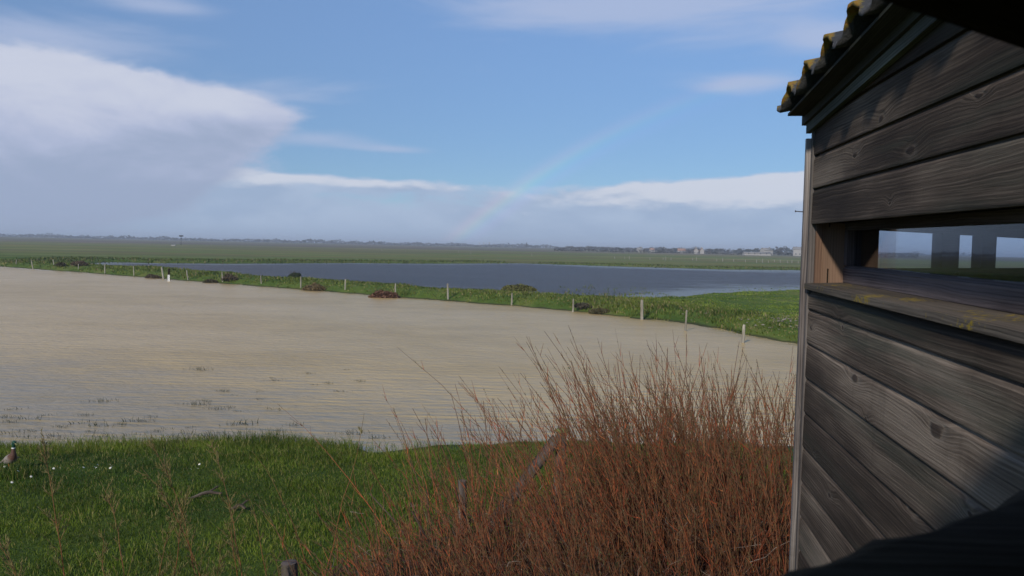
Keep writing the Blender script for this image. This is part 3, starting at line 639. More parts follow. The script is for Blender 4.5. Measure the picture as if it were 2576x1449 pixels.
def bank_grass():
    n = 330000; Y = 6.4 + 9.6 * RNG.random(n) ** .8; X = (RNG.random(n) * 2 - 1) * (1.8 + Y * .70) - .1
    keep = (X < 4.5); X, Y = X[keep], Y[keep]; Z = height(X, Y); dp = sdf(POND, X, Y)
    pr = np.where(dp > -.15, 1.0, np.clip(.9 + (dp + .15) * .75, 0, 1) * .16 * (X < -1.0)); pr = pr * np.where((dp < .6) & (X > -2.6) & (X < -.8), .15, 1)
    k = (RNG.random(len(X)) < pr) & (Z > -.09); X, Y, Z, dp = X[k], Y[k], Z[k], dp[k]
    tu = np.clip(.5 + 2.0 * fbm(X * 1.1, Y * 1.1, 60), .15, 1.2); edge = np.exp(-np.abs(dp + .1) / .45) * np.clip((-X - .6), .12, 1)
    h = (.03 + .065 * tu + .19 * edge) * RNG.uniform(.55, 1.25, len(X)); w = .006 + .004 * RNG.random(len(X))
    c = grass_col(X, Y, 80, (.036, .078, .006), (.138, .185, .016), (.30, .25, .08), .13)
    mb = MB(); blades(mb, X, Y, Z - .01, h, w, c, .42)
    m = 900; q = atd(36, 1150, 11.4); X2 = q.x + RNG.normal(-.02, .22, m); Y2 = 11.38 + RNG.uniform(-.35, .12, m)    # longer grass in front of the duck
    blades(mb, X2, Y2, height(X2, Y2) - .01, RNG.uniform(.12, .25, m), np.full(m, .007), grass_col(X2, Y2, 80, (.036, .078, .006), (.138, .185, .016), (.30, .25, .08), .13), .35); tag(mb.build('grass', M_BLADE), kind='stuff')
bank_grass()
def dyke_grass():
    n = 240000; A = np.radians(RNG.uniform(-38, 33, n)); r = 26 * (125 / 26.) ** RNG.random(n); X, Y = np.sin(A) * r, np.cos(A) * r
    dp, dl = sdf(POND, X, Y), sdf(LAGOON, X, Y); k = (dp > -.1) & (Y > 24) & ((dl > -.3) | ((dl > -16) & (X > 4) & (Y < 90) & (RNG.random(n) < .85 * np.exp(dl / 6))))
    k &= ~((np.minimum(dp, dl) < 0) & (RNG.random(n) < .6)); k &= (Y < 108)
    X, Y, r, dp, dl = X[k], Y[k], r[k], dp[k], dl[k]; Z = np.maximum(height(X, Y), -.02)
    mead = np.clip((X - 8) / 6, 0, 1) * np.clip((dp - 1) / 4, 0, 1)
    h = (.08 + .24 * np.clip(.4 + 2.2 * fbm(X * .35, Y * .35, 70), 0, 1)) * (1 - .58 * mead) * RNG.uniform(.6, 1.2, len(X)); w = r * .0011 * RNG.uniform(.6, 1.4, len(X)) + .01
    c = grass_col(X, Y, 90, (.062, .100, .015), (.165, .195, .032), (.27, .21, .095), .17); c = c * (1 + np.array([.18, .32, .05]) * mead[:, None])
    mb = MB(); blades(mb, X, Y, Z - .02, h, w, c, .45)
    m = 60000; X2, Y2 = RNG.uniform(-75, 70, m), RNG.uniform(100, 175, m); d2 = sdf(LAGOON, X2, Y2); k = (d2 > -3.5) & (d2 < 7) & (RNG.random(m) < np.where(d2 < 0, .35 * np.exp(d2 / 1.5), 1)); X2, Y2 = X2[k], Y2[k]
    blades(mb, X2, Y2, np.maximum(height(X2, Y2), -.02), RNG.uniform(.12, .42, len(X2)), np.full(len(X2), .16), grass_col(X2, Y2, 95, (.05, .085, .016), (.12, .15, .035), (.2, .16, .08), .2), .5); tag(mb.build('dyke_grass', M_BLADE), kind='stuff')
dyke_grass()

def tufts():
    protos = []
    for s in range(4):
        n = (26, 34, 18, 40)[s]; mb = MB(); X = RNG.normal(0, .10, n) * (1 + s * .25); Y = RNG.normal(0, .06, n)
        blades(mb, X, Y, np.full(n, -.03), RNG.uniform(.06, .17, n) * (.8 + .15 * s), np.full(n, .009), grass_col(X, Y, s, (.02, .032, .016), (.045, .06, .028), (.10, .09, .05), .15), .32)
        protos.append(mb)
    me = [m.build('sedge_tuft', M_BLADE) for m in protos]
    spots = [(40, 1030), (30, 1062), (75, 1055), (10, 1050), (120, 1045), (150, 1075), (205, 1065), (255, 1010), (265, 1072), (300, 1068), (330, 1060), (350, 1060), (230, 1085), (395, 1085), (420, 1080), (500, 930), (515, 933), (520, 1010), (505, 1020), (545, 1030), (600, 1035), (575, 1025), (585, 995),
             (645, 1005), (680, 950), (610, 1068), (690, 1030), (770, 940), (800, 968), (820, 965), (470, 1090), (520, 1098), (555, 1088), (440, 1102), (620, 1088), (700, 1085), (480, 1075), (740, 1070), (330, 1095), (120, 1100), (160, 1105), (80, 1085), (25, 1090), (880, 1092), (960, 1102), (560, 985), (655, 985), (690, 958), (870, 930), (900, 960), (380, 1050), (480, 1018), (860, 985), (215, 1045), (55, 1100), (265, 1100)]
    used = set()
    for i, (x, y) in enumerate(spots):
        s = i % 4; o = me[s] if s not in used else me[s].copy()
        if s in used: COL.objects.link(o)
        used.add(s); p = at(x + random.uniform(-5, 5), y, 0); o.location = (p[0], p[1], 0); o.rotation_euler.z = random.uniform(-.5, .5); k = random.uniform(.55, 1.15) * (.75 if y < 1040 else 1); o.scale = (k * random.uniform(1, 1.6), k, k * random.uniform(.7, 1.1))
        tag(o, 'small dark sedge tuft poking out of the muddy shallows', 'sedge tuft', 'sedge tufts standing in the flooded shallows')
tufts()
def daisies():
    mb = MB(); V = [(0, 0, .012)] + [(.019 * cos(a) * (1 if j % 2 else .75), .019 * sin(a) * (1 if j % 2 else .75), .008) for j, a in enumerate(np.arange(16) * pi / 8)]
    mb.raw(V, [(0, 1 + j, 1 + (j + 1) % 16) for j in range(16)], (.75, .75, .72)); mb.raw([(.006 * cos(a), .006 * sin(a), .0145) for a in np.arange(8) * pi / 4], [tuple(range(8))], (.6, .4, .03))
    tubes(mb, np.array([[(0, 0, .009), (.004, 0, -.05), (0, 0, -.11)]]), np.full((1, 3), .0016), 3, (.06, .1, .02))
    pr = mb.build('daisy', M_FEATHER); sp = [(10, 1175), (12, 1182), (45, 1195), (110, 1190), (135, 1188), (150, 1186), (210, 1187), (238, 1186), (245, 1180), (243, 1188), (280, 1186), (283, 1183), (278, 1190), (276, 1180), (480, 1190), (497, 1188), (502, 1177), (510, 1165), (30, 1228), (42, 1187), (78, 1212), (425, 1190)]
    for i, (x, y) in enumerate(sp):
        o = pr if i == 0 else pr.copy()
        if i: COL.objects.link(o)
        p = at(x, y, .33); o.location = (p[0], p[1], hz(*p) + .13); o.rotation_euler = (R(35), random.uniform(-.3, .3), random.uniform(0, 6)); o.scale = (.95,) * 3
        tag(o, 'tiny white daisy flower dotted in the near grass', 'daisy', 'white daisies in the near grass')
daisies()
def driftwood():
    for lab, (x, y), L, rz in (('forked brown driftwood stick lying in the grass', (515, 1253), .42, .3), ('short dark driftwood stick lying right of the forked one', (600, 1288), .2, -.1)):
        p = at(x, y, .3); mb = MB(); t = np.linspace(-1, 1, 8); P = np.stack([t * L / 2, .02 * np.sin(t * 4), .02 * np.cos(t * 3)], -1)[None]; tubes(mb, P, (.022 * (1.1 - .5 * np.abs(t)))[None], 7)
        P = np.stack([t[4:] * L * .4, (t[4:]) * .1, t[4:] * .05], -1)[None]; tubes(mb, P, np.full((1, 4), .012), 6)
        o = mb.build('driftwood', W_WALL, loc=(p[0], p[1], hz(*p) + .055)); o.rotation_euler = (0, -.12, rz); tag(o, lab, 'driftwood', 'driftwood on the near bank')
driftwood()
def stones():
    n = 95; mb = MB(); ico = [(0, 0, 1), (.9, 0, .3), (.28, .85, .3), (-.72, .53, .3), (-.72, -.53, .3), (.28, -.85, .3), (0, 0, -.5)]; fc = [(0, i, 1 + i % 5) for i in range(1, 6)] + [(6, 1 + i % 5, i) for i in range(1, 6)]
    for _ in range(n):
        x = random.uniform(1700, 2030); y = 790 + (x - 1700) * .1 + random.gauss(0, 9)
        if random.random() < .45: x = random.gauss(1975, 30); y = random.gauss(812, 9)
        p = at(x, y, .3); s = random.uniform(.03, .10); z = max(hz(*p), .05) + .03
        V = np.array(ico) * np.array([s * random.uniform(.8, 1.6), s * random.uniform(.7, 1.3), s * .6]) * RNG.uniform(.75, 1.25, (7, 3)) + np.array([p[0], p[1], z]); mb.raw(V, fc, np.array([1, .9, .7]) * random.uniform(.14, .30))
    tag(mb.build('rubble', m_attr('pale_stone', .9, 0, .1, .2, 20)), kind='stuff')
stones()

# ------------------------------------------------------------------ brambles and bushes on the dyke
def clump(name, lab, cat, grp, x, y, wpx, hpx, c1, c2, n=900):
    p = at(x, y - 3, .15); D = p[1]; w = wpx / F * D / 2; h = hpx / F * D * .85; c1 = tuple(1.5 * q for q in c1); c2 = tuple(1.5 * q for q in c2); z0 = hz(*p)
    root = empty(name, (p[0], p[1], z0)); tag(root, lab, cat, grp)
    th = RNG.random(n) * 2 * pi; rr = np.sqrt(RNG.random(n)); X = np.cos(th) * rr * w; Y = np.sin(th) * rr * w * .6; top = h * np.sqrt(np.clip(1 - (rr * .93) ** 2, 0, 1)) * (.8 + .9 * fbm(X * 2.2 + x, Y * 2.2, 7)); Z = top * (.25 + .75 * RNG.random(n) ** .5)
    mb = MB(); a = RNG.normal(0, 1, (n, 3)); a /= np.linalg.norm(a, axis=1)[:, None]; b = np.cross(a, RNG.normal(0, 1, (n, 3))); b /= np.linalg.norm(b, axis=1)[:, None]; s = (.035 + .06 * RNG.random(n))[:, None] * (1.2 if w > 1 else 1)
    P = np.stack([X, Y, Z], -1); V = np.stack([P - a * s * .5, P + b * s * .6, P + a * s, P - b * s * .6], 1).reshape(-1, 3); i = np.arange(n) * 4
    mb.raw(V, np.stack([i, i + 1, i + 2, i + 3], -1), np.repeat(lerp(c1, c2, RNG.random(n)), 4, 0)); tag(mb.build('foliage', M_LEAF, root), kind='stuff')
    k = 60; mb = MB(); th = RNG.random(k) * 2 * pi; q = RNG.random(k) * w; t = np.linspace(0, 1, 4)
    P = np.stack([(np.cos(th) * q)[:, None] * (.5 + .6 * t), (np.sin(th) * q * .6)[:, None] * (.5 + .6 * t), (h * RNG.uniform(.6, 1.15, k))[:, None] * t - .05], -1); tubes(mb, P, np.full((k, 4), .012) * (1.2 - t), 3, (.09, .06, .045)); mb.build('stems', M_TWIG, root)
BR = 'bramble patches on the dyke'
clump('bramble', 'reddish brown bramble patch between two stakes of the dyke', 'bramble', BR, 966, 746, 78, 34, (.085, .042, .028), (.15, .085, .055), 2600)
clump('bramble', 'rusty low bramble just right of the dark dyke bush', 'bramble', BR, 790, 729, 60, 24, (.08, .06, .03), (.13, .095, .05), 1800)
clump('dark_bush', 'round dark green bush on the dyke top', 'bush', None, 741, 713, 34, 22, (.02, .028, .016), (.04, .05, .028), 1200)
clump('bramble', 'grey brown bramble behind the fourth stake from left', 'bramble', BR, 200, 680, 44, 19, (.055, .04, .03), (.10, .075, .05), 1500)
clump('bramble', 'dim bramble right beside the ninth dyke stake', 'bramble', BR, 578, 711, 44, 22, (.05, .04, .028), (.09, .07, .045), 1500)
clump('bramble', 'small dark bramble at the pond edge left of the fourth stake', 'bramble', BR, 152, 679, 28, 14, (.035, .035, .02), (.07, .06, .035), 900)
clump('bramble', 'dark bramble at the waterline left of the ninth stake', 'bramble', BR, 530, 710, 40, 15, (.035, .035, .02), (.075, .06, .035), 1100)
clump('bramble', 'dark bramble at the pond edge beside the depth gauge', 'bramble', BR, 385, 699, 40, 15, (.04, .035, .024), (.08, .06, .04), 1100)
clump('dark_bush', 'low yellowish bush humped on the dyke right of centre', 'bush', None, 1305, 748, 90, 24, (.05, .055, .02), (.09, .085, .03), 2200)
clump('bramble', 'dark bramble at the waterline near the thick stake', 'bramble', BR, 1510, 786, 60, 16, (.04, .04, .02), (.085, .07, .035), 1500)
clump('bramble', 'dark bramble by the pond edge after the sixteenth stake', 'bramble', BR, 1468, 780, 46, 20, (.03, .03, .022), (.06, .05, .035), 1200)

# ------------------------------------------------------------------ red-twigged shrubs and weeds in front
REDS = np.array([(.36, .058, .022), (.44, .090, .030), (.36, .095, .036), (.19, .050, .028), (.46, .16, .055), (.34, .12, .05), (.16, .065, .036)])
def shoot_paths(N, base, spread, zlo, zhi, lean, K=9):
    """N rising shoots: start low near the stool, sweep up, nod at the tip"""
    th = RNG.random(N) * 2 * pi; q = np.sqrt(RNG.random(N)) * spread; bx = base[0] + np.cos(th) * q; by = base[1] + np.sin(th) * q
    top = zlo + (zhi - zlo) * RNG.beta(1.6, 1.6, N); out = RNG.normal(0, .135, (N, 2)); t = np.linspace(0, 1, K)
    L = (top - base[2])[:, None]; curve = RNG.normal(0, .10, (N, 2)); nod = RNG.uniform(0, .11, N)
    wx = RNG.normal(0, .010, (N, K)).cumsum(1); wy = RNG.normal(0, .010, (N, K)).cumsum(1)
    X = bx[:, None] + L * ((out[:, :1] + lean[0] + np.cos(th)[:, None] * .10) * t + curve[:, :1] * t ** 2 - nod[:, None] * t ** 5) + wx
    Y = by[:, None] + L * ((out[:, 1:] + lean[1] + np.sin(th)[:, None] * .10) * t + curve[:, 1:] * t ** 2) + wy
    Z = base[2] + L * (t - .04 * t ** 4); return np.stack([X, Y, Z], -1)
def side_twigs(P, per, t0, t1, ln, ang, K=4):
    N, KK, _ = P.shape; n = N * per; idx = np.repeat(np.arange(N), per); t = RNG.uniform(t0, t1, n) * (KK - 1); i = np.minimum(t.astype(int), KK - 2); fr = (t - i)[:, None]
    b = P[idx, i] * (1 - fr) + P[idx, i + 1] * fr; d = P[idx, i + 1] - P[idx, i]; d /= np.linalg.norm(d, axis=1)[:, None] + 1e-9
    r = RNG.normal(0, 1, (n, 3)); r -= d * (r * d).sum(1)[:, None]; r /= np.linalg.norm(r, axis=1)[:, None] + 1e-9; a = RNG.normal(ang, .18, n)[:, None]
    v = d * np.cos(a) + r * np.sin(a); L = (ln * RNG.uniform(.35, 1.1, n) * (1.25 - .8 * t / (KK - 1)))[:, None]; s = np.linspace(0, 1, K)
    Q = b[:, None] + v[:, None] * (L[:, :, None] * s[None, :, None]); Q[..., 2] += (L * .22) * s[None] ** 2; return Q
def shrub(lab, x, D, ytop, N, spread, lean=(-.10, 0), dense=.75, tone=1.0, zfrac=.42):
    X = (x - CX) / F * D + (.16 if x < 1800 else .05); gz = hz(X, D); ztop = H - (ytop - 30 - (594 + .02 * x)) / F * D
    root = empty('red_twig_shrub', (X, D, gz)); tag(root, lab, 'shrub', 'leafless red twigged shrubs beside the hide')
    P = shoot_paths(N, (0, 0, -.05), spread, (ztop - gz) * zfrac, ztop - gz, lean)
    col = REDS[RNG.integers(0, 7, N)] * RNG.uniform(.6, 1.25, (N, 1)) * tone; t = np.linspace(0, 1, P.shape[1])
    r0 = RNG.uniform(.0035, .0085, N)[:, None] * (1 - .78 * t[None])
    mb = MB(); tubes(mb, P, r0, 4, col, (.15, .085, .045), (.075, .040, .028)); tag(mb.build('shoots', M_TWIG, root), kind='stuff')
    Q = side_twigs(P, int(7 * dense) + 2, .25, .97, .26, .42); mb = MB(); c2 = REDS[RNG.integers(0, 7, len(Q))] * RNG.uniform(.5, 1.3, (len(Q), 1)) * tone
    tubes(mb, Q, np.array([.0026, .0021, .0016, .001])[None].repeat(len(Q), 0), 3, c2, (.15, .085, .042))
    B = side_twigs(P, 9, .72, .99, .035, .7, 2); tubes(mb, B, np.array([.0030, .0012])[None].repeat(len(B), 0), 3, (.10, .095, .035)); tag(mb.build('twigs', M_TWIG, root), kind='stuff')
    m = max(8, N // 12); mb = MB(); S = shoot_paths(m, (0, 0, -.1), spread * .6, (ztop - gz) * .3, (ztop - gz) * .62, (lean[0] * .8, 0), 7); S += RNG.normal(0, .018, S.shape)
    tubes(mb, S, (RNG.uniform(.010, .022, m)[:, None] * (1 - .6 * np.linspace(0, 1, 7))), 5, (.060, .045, .038), (.09, .06, .045)); mb.build('trunk', M_TWIG, root)
    # short broken cross twigs low inside
    k = int(N * 3.0 * dense); hh = (ztop - gz); c = np.stack([RNG.normal(0, spread * .85, k), RNG.normal(0, spread * .6, k), hh * RNG.uniform(.10, .55, k)], -1); c[:, 0] += lean[0] * c[:, 2]
    d = RNG.normal(0, 1, (k, 3)) * np.array([1, .8, .75]); d /= np.linalg.norm(d, axis=1)[:, None]; L = RNG.uniform(.08, .32, k)[:, None, None]; s = np.linspace(-.5, .5, 4)[None, :, None]
    Q = c[:, None] + d[:, None] * L * s + RNG.normal(0, .012, (k, 4, 3)); mb = MB(); pale = RNG.random(k) < .16
    cc = np.where(pale[:, None], np.array([.24, .19, .15]), np.array([.085, .042, .030])) * RNG.uniform(.4, 1.25, (k, 1)); tubes(mb, Q, np.array([.0032, .0028, .0022, .0014])[None].repeat(k, 0), 3, cc); tag(mb.build('dead_twigs', M_TWIG, root), kind='stuff')
shrub('tangled brownish shrub hard against the grey corner post', 1985, 5.5, 885, 250, .42, (.0, 0), 1.5, .75, .52)
shrub('dense red shrub second from the grey corner post', 1870, 6.0, 880, 300, .42, (-.01, 0), 1.5, .95, .52)
shrub('bushy dull red shrub standing behind the denser ones', 1760, 6.8, 885, 240, .42, (-.02, 0), 1.3, .85, .55)
shrub('tall bright red shrub whose wands lean left above the rest', 1670, 6.3, 895, 320, .42, (-.03, 0), 1.0, 1.1, .56)
shrub('tallest bare shrub with greenish budding tips over the pond', 1600, 6.7, 812, 75, .24, (-.06, 0), 1.3, 1.0, .72)
shrub('orange red shrub just right of the mossy strutted post', 1520, 6.6, 940, 290, .36, (-.05, 0), 1.0, 1.2, .56)
shrub('thin red shrub in front of the mossy strutted post', 1400, 7.0, 1050, 60, .30, (-.07, 0), 1.0, 1.05)
shrub('sparse wispy shrub between the upright post and the strut', 1270, 7.0, 1010, 75, .34, (-.14, 0), .8, 1.1)
shrub('few tall lone wands just left of the upright post', 1125, 7.0, 985, 34, .30, (-.13, 0), 1.0, 1.15, .6)
shrub('low reddish shrub at the bottom edge below the wands', 1060, 6.2, 1215, 140, .42, (-.12, 0), .9, 1.0)
shrub('thin low shrub leaning left near the flat topped post', 880, 6.3, 1210, 22, .42, (-.16, 0), .8, 1.1, .5)
shrub('dark red undergrown shrub at the bottom edge right of centre', 1330, 5.9, 1220, 190, .45, (-.08, 0), 1.5, .7)
shrub('dark thicket shrub at the bottom edge below the tall wands', 1590, 5.4, 1120, 180, .5, (-.03, 0), 1.9, .55)

def undergrowth():
    n = 9000; mb = MB(); px = RNG.uniform(820, 2030, n); D = RNG.uniform(5.0, 7.6, n); X = (px - CX) / F * D; gz = height(X, D)
    hmax = np.interp(px, [820, 950, 1100, 1300, 1500, 2030], [.3, .5, .75, 1.0, 1.2, 1.3]); Z = gz + hmax * RNG.random(n) ** .8
    d = RNG.normal(0, 1, (n, 3)) * np.array([1, .7, .8]); d /= np.linalg.norm(d, axis=1)[:, None]; L = RNG.uniform(.08, .38, n)[:, None, None]; s = np.linspace(-.5, .5, 4)[None, :, None]
    Q = np.stack([X, D, Z], -1)[:, None] + d[:, None] * L * s + RNG.normal(0, .012, (n, 4, 3)); t = RNG.random(n)
    cc = np.where((t < .14)[:, None], np.array([.23, .18, .14]), np.where((t < .55)[:, None], np.array([.105, .040, .024]), np.array([.055, .036, .026]))) * RNG.uniform(.55, 1.25, (n, 1))
    tubes(mb, Q, np.array([.0035, .003, .0024, .0014])[None].repeat(n, 0), 3, cc)
    m = 9000; px = RNG.uniform(850, 2030, m); D = RNG.uniform(5.2, 7.8, m); X = (px - CX) / F * D; hm = np.interp(px, [820, 950, 1100, 1300, 1500, 2030], [.25, .5, .8, 1.0, 1.2, 1.3]); P = np.stack([X, D, height(X, D) + hm * RNG.random(m) ** 1.4], -1)
    a = RNG.normal(0, 1, (m, 3)); a /= np.linalg.norm(a, axis=1)[:, None]; b = np.cross(a, RNG.normal(0, 1, (m, 3))); b /= np.linalg.norm(b, axis=1)[:, None]; s = RNG.uniform(.010, .026, m)[:, None]
    V = np.stack([P - a * s, P + b * s * .6, P + a * s, P - b * s * .6], 1).reshape(-1, 3); i = np.arange(m) * 4; gr = RNG.random(m) < np.where(px > 1650, .55, .16)
    c = np.where(gr[:, None], np.array([.05, .075, .02]), np.array([.085, .045, .028])) * RNG.uniform(.5, 1.4, (m, 1)); mb.raw(V, np.stack([i, i + 1, i + 2, i + 3], -1), np.repeat(c, 4, 0))
    tag(mb.build('undergrowth', M_TWIG), kind='stuff')
undergrowth()

def weed(lab, x, D, ytop, lean, feather, n=1):
    X = (x - CX) / F * D; gz = hz(X, D); zt = H - (ytop - 70 - (594 + .02 * x)) / F * D - gz
    root = empty('dry_weed', (X, D, gz)); tag(root, lab, 'weed', 'tall feathery dry weeds at the bottom left')
    P = shoot_paths(n, (0, 0, -.05), .05 * (n > 1), zt * (.97 if n == 1 else .72), zt, (lean, 0), 12); P[..., 0] *= .85
    t = np.linspace(0, 1, 12); mb = MB(); tubes(mb, P, .0062 * (1 - .75 * t)[None].repeat(n, 0), 5, np.array([.23, .06, .024]) * RNG.uniform(.8, 1.15, (n, 1)), (.16, .11, .04)); mb.build('stem', M_TWIG, root)
    Q = side_twigs(P, int(26 * feather), .42, .97, .22 * min(1, feather + .2), .62, 5); mb = MB(); tubes(mb, Q, np.array([.0022, .0018, .0015, .0012, .0008])[None].repeat(len(Q), 0), 3, (.17, .085, .032), (.22, .175, .06))
    B = side_twigs(Q, 8, .2, 1.0, .045, .6, 3); tubes(mb, B, np.array([.0020, .0026, .0010])[None].repeat(len(B), 0), 3, np.array([.20, .165, .06]) * RNG.uniform(.6, 1.2, (len(B), 1))); tag(mb.build('side_shoots', M_TWIG, root), kind='stuff')
WD = [(195, 5.9, 1140, -.26, 1.2, 1, 'tallest feathery dry weed with a dark curved stem, left side'), (60, 5.8, 1400, -.05, .7, 1, 'small pale dry weed in the bottom left corner'), (255, 6.0, 1395, -.03, .6, 1, 'short dry weed right of the tallest curved one'),
      (330, 6.1, 1265, -.03, .8, 1, 'slender dry weed with a thin reddish stem, third stalk along'), (385, 6.0, 1340, -.06, .8, 1, 'low bushy dry weed between two taller stalks'), (440, 6.0, 1270, -.08, 1.0, 1, 'mid sized feathery dry weed with hooked tip'),
      (545, 6.1, 1130, -.17, 1.2, 1, 'tall feathery dry weed leaning left with a bright tip'), (590, 6.0, 1190, -.14, 1.3, 1, 'full ochre dry weed in the middle of the weed row'), (620, 6.1, 1290, -.02, .7, 1, 'thin upright dry weed beside the full ochre one'),
      (648, 6.2, 1195, -.01, 1.0, 1, 'straight red stemmed dry weed with a tufted top'), (700, 6.2, 1320, -.05, .5, 2, 'pair of thin dry weeds beside the straight red stem'), (770, 6.4, 1080, -.05, .18, 1, 'single long bare red wand reaching over the shore'), (830, 6.4, 1190, -.06, .25, 1, 'lone bare red wand right of the longest one'),
      (500, 6.0, 1370, 0, .7, 2, 'low double stemmed dry weed at the bottom edge'), (130, 5.9, 1350, -.1, .8, 1, 'faint feathery dry weed left of the tallest stem')]
for x, D, yt, ln, fe, n, lab in WD:
    weed(lab, x, D, yt, ln, fe, n)

# ------------------------------------------------------------------ far land: stakes, nest pole, houses, trees
def far_stakes():
    mb = MB(); stake(mb, (0, 0, 0), 1.0, .075, (0, 0), 5); pr = mb.build('far_stake', m_plain('pale_far_stake', (.30, .28, .25), .9, .1)); n = 0
    R1 = [(1583, 653.2, 1.1), (1546, 651, .7), (1571, 652, .8), (1635, 654, .7), (1688, 654.5, .8), (1675, 655, 1.1), (1668, 654, .7), (1752, 656, 1.1), (1742, 655, .7), (1803, 657.5, .8), (1818, 658, 1.0), (1845, 658, .8), (1875, 660, .9), (1903, 661.5, .8), (1918, 660.5, 1.1), (1933, 661, .7), (1948, 660, .9), (1963, 661.5, .9), (1981, 662, .8), (1992, 662, .9), (2008, 663, .8), (2022, 663.8, .9),
          (109, 610, .8), (188, 611, .8), (204, 612, .8), (214, 612.5, 1.3), (364, 615, 1.5), (377, 618, 1.1), (520, 619.5, 1.1), (531, 620, 1.5), (596, 621, .9), (960, 632, .8), (1184, 640, .8), (1153, 636, 1.1), (1338, 645, .9), (1020, 634, .8)]
    for x, y, h in R1:
        o = pr if n == 0 else pr.copy()
        if n: COL.objects.link(o)
        n += 1; p = at(x, y, .3); o.location = (p[0], p[1], hz(*p)); o.scale = (1, 1, h)
        tag(o, 'tiny pale fence stake far out on the marsh meadow', 'stake', 'tiny fence stakes on the far meadow')
far_stakes()
def nest_pole():
    D = 500; b = atd(455.6, 618, D); t = atd(455.6, 593, D); z = hz(b.x, D); h = t.z - z; root = empty('nest_pole', (b.x, D, z)); tag(root, 'tall thin pole carrying a dark nest platform on the far marsh', 'pole')
    dk = m_plain('dark_weathered', (.035, .033, .035), .9); mb = MB(); tubes(mb, np.array([[(0, 0, -.3), (0, 0, h * .5), (0, 0, h - .6)]]), np.array([[.14, .12, .11]]), 8); mb.build('pole', dk, root)
    mb = MB(); box(mb, ID, -1.0, 1.0, -1.0, 1.0, h - .6, h - .45); mb.build('platform', dk, root)
    mb = MB(); V = []
    for k, (r, q) in enumerate(((.8, 0), (1.2, .25), (1.25, .55), (.9, .75), (.4, .6))):
        for j in range(14): a = j * 2 * pi / 14; rr = r * random.uniform(.85, 1.15); V.append((rr * cos(a), rr * sin(a), h - .44 + q * random.uniform(.85, 1.15)))
    mb.raw(V, [(k * 14 + j, k * 14 + (j + 1) % 14, k * 14 + 14 + (j + 1) % 14, k * 14 + 14 + j) for k in range(4) for j in range(14)]); mb.raw(V[-14:], [tuple(range(14))]); mb.build('nest', dk, root)
    mb = MB(); box(mb, ID, -.28, .28, -.25, .25, h * .68, h * .68 + .6); mb.build('box', dk, root)
nest_pole()
M_WHITE = m_plain('white_render', (.33, .31, .285), .9, .08, .5); M_TILE = m_plain('clay_tile', (.30, .17, .12), .9, .2, .6); M_WIN = m_plain('dark_window', (.03, .035, .04), .3, .1)
M_PALEROOF = m_plain('pale_sheet_roof', (.22, .21, .20), .8, .1, .5)
def house(lab, x, ybase, D, w, d, h, rh, rz=0.0, roof=M_TILE, nwin=2):
    p = atd(x, ybase, D); z = hz(p.x, D); root = empty('farmhouse', (p.x, D, z), rz); tag(root, lab, 'house', 'pale houses at the edge of the marsh')
    mb = MB(); box(mb, ID, -w / 2, w / 2, -d / 2, d / 2, -.5, h)
    for s in (-1, 1): mb.raw([(s * w / 2, -d / 2, h), (s * w / 2, d / 2, h), (s * w / 2, 0, h + rh)], [(0, 1, 2)])
    mb.build('wall', M_WHITE, root); mb = MB(); e = .35
    for s in (-1, 1):
        V = [(-w / 2 - e, s * (d / 2 + e), h - rh * e / (d / 2) + .02), (w / 2 + e, s * (d / 2 + e), h - rh * e / (d / 2) + .02), (w / 2 + e, 0, h + rh + .02), (-w / 2 - e, 0, h + rh + .02)]
        mb.raw(V + [(a, b, c + .18) for a, b, c in V], [(0, 1, 2, 3), (7, 6, 5, 4), (0, 4, 5, 1), (1, 5, 6, 2), (3, 7, 4, 0)])
    r = mb.build('roof', roof, root); mb = MB(); box(mb, ID, w * .28, w * .28 + .8, -.4, .4, h + rh * .5, h + rh + .9); mb.build('chimney', M_WHITE, r)
    for k in range(nwin):
        xx = -w / 2 + w * (k + .7) / (nwin + .4); mb = MB(); box(mb, ID, xx - .45, xx + .45, -d / 2 - .03, -d / 2 + .1, 1.0, 2.2); mb.build('window', M_WIN, root)
house('small white house at the left end of the far tree belt', 1609, 635, 760, 5, 6, 2.8, 1.6, .1, M_PALEROOF)
house('grey pale cottage half hidden by far trees', 1640, 634, 800, 4, 5, 2.6, 1.6, .2)
house('long low white farmhouse among the far trees', 1714, 637, 760, 7, 6, 2.6, 1.7, -.1)
house('white gabled house with a narrow end facing the marsh', 1751, 637, 720, 5, 4, 3.0, 2.0, 1.4, M_TILE, 1)
house('narrow pinkish gabled house right of the white gabled one', 1765, 637, 720, 4.5, 3.5, 3.2, 2.0, 1.5, M_TILE, 1)
house('long pale greenhouse shed low in front of the right tree belt', 1903, 641.5, 640, 21, 6, 1.7, .7, 0, M_PALEROOF, 4)
house('pale roofed house rising among trees left of the hide', 1928, 634, 720, 9, 7, 4.6, 1.8, .3, M_PALEROOF)
house('cream villa on the wooded rise beside the hide post', 2012, 627, 700, 11, 8, 5.8, 2.0, -.3, M_PALEROOF, 3)
def far_shed():
    p = at(436, 617.5, .5); root = empty('field_shed', (p[0], p[1], hz(*p))); root.scale = (.3, .3, .55); tag(root, 'tiny low pale field shelter out on the left marsh', 'shed'); mb = MB(); box(mb, ID, -4, 4, -2, 2, -.2, .75); mb.build('wall', M_WHITE, root)
    mb = MB(); mb.raw([(-4.3, -2.3, .8), (4.3, -2.3, .95), (4.3, 2.3, 1.5), (-4.3, 2.3, 1.2)], [(0, 1, 2, 3)]); mb.build('roof', M_PALEROOF, root)
far_shed()
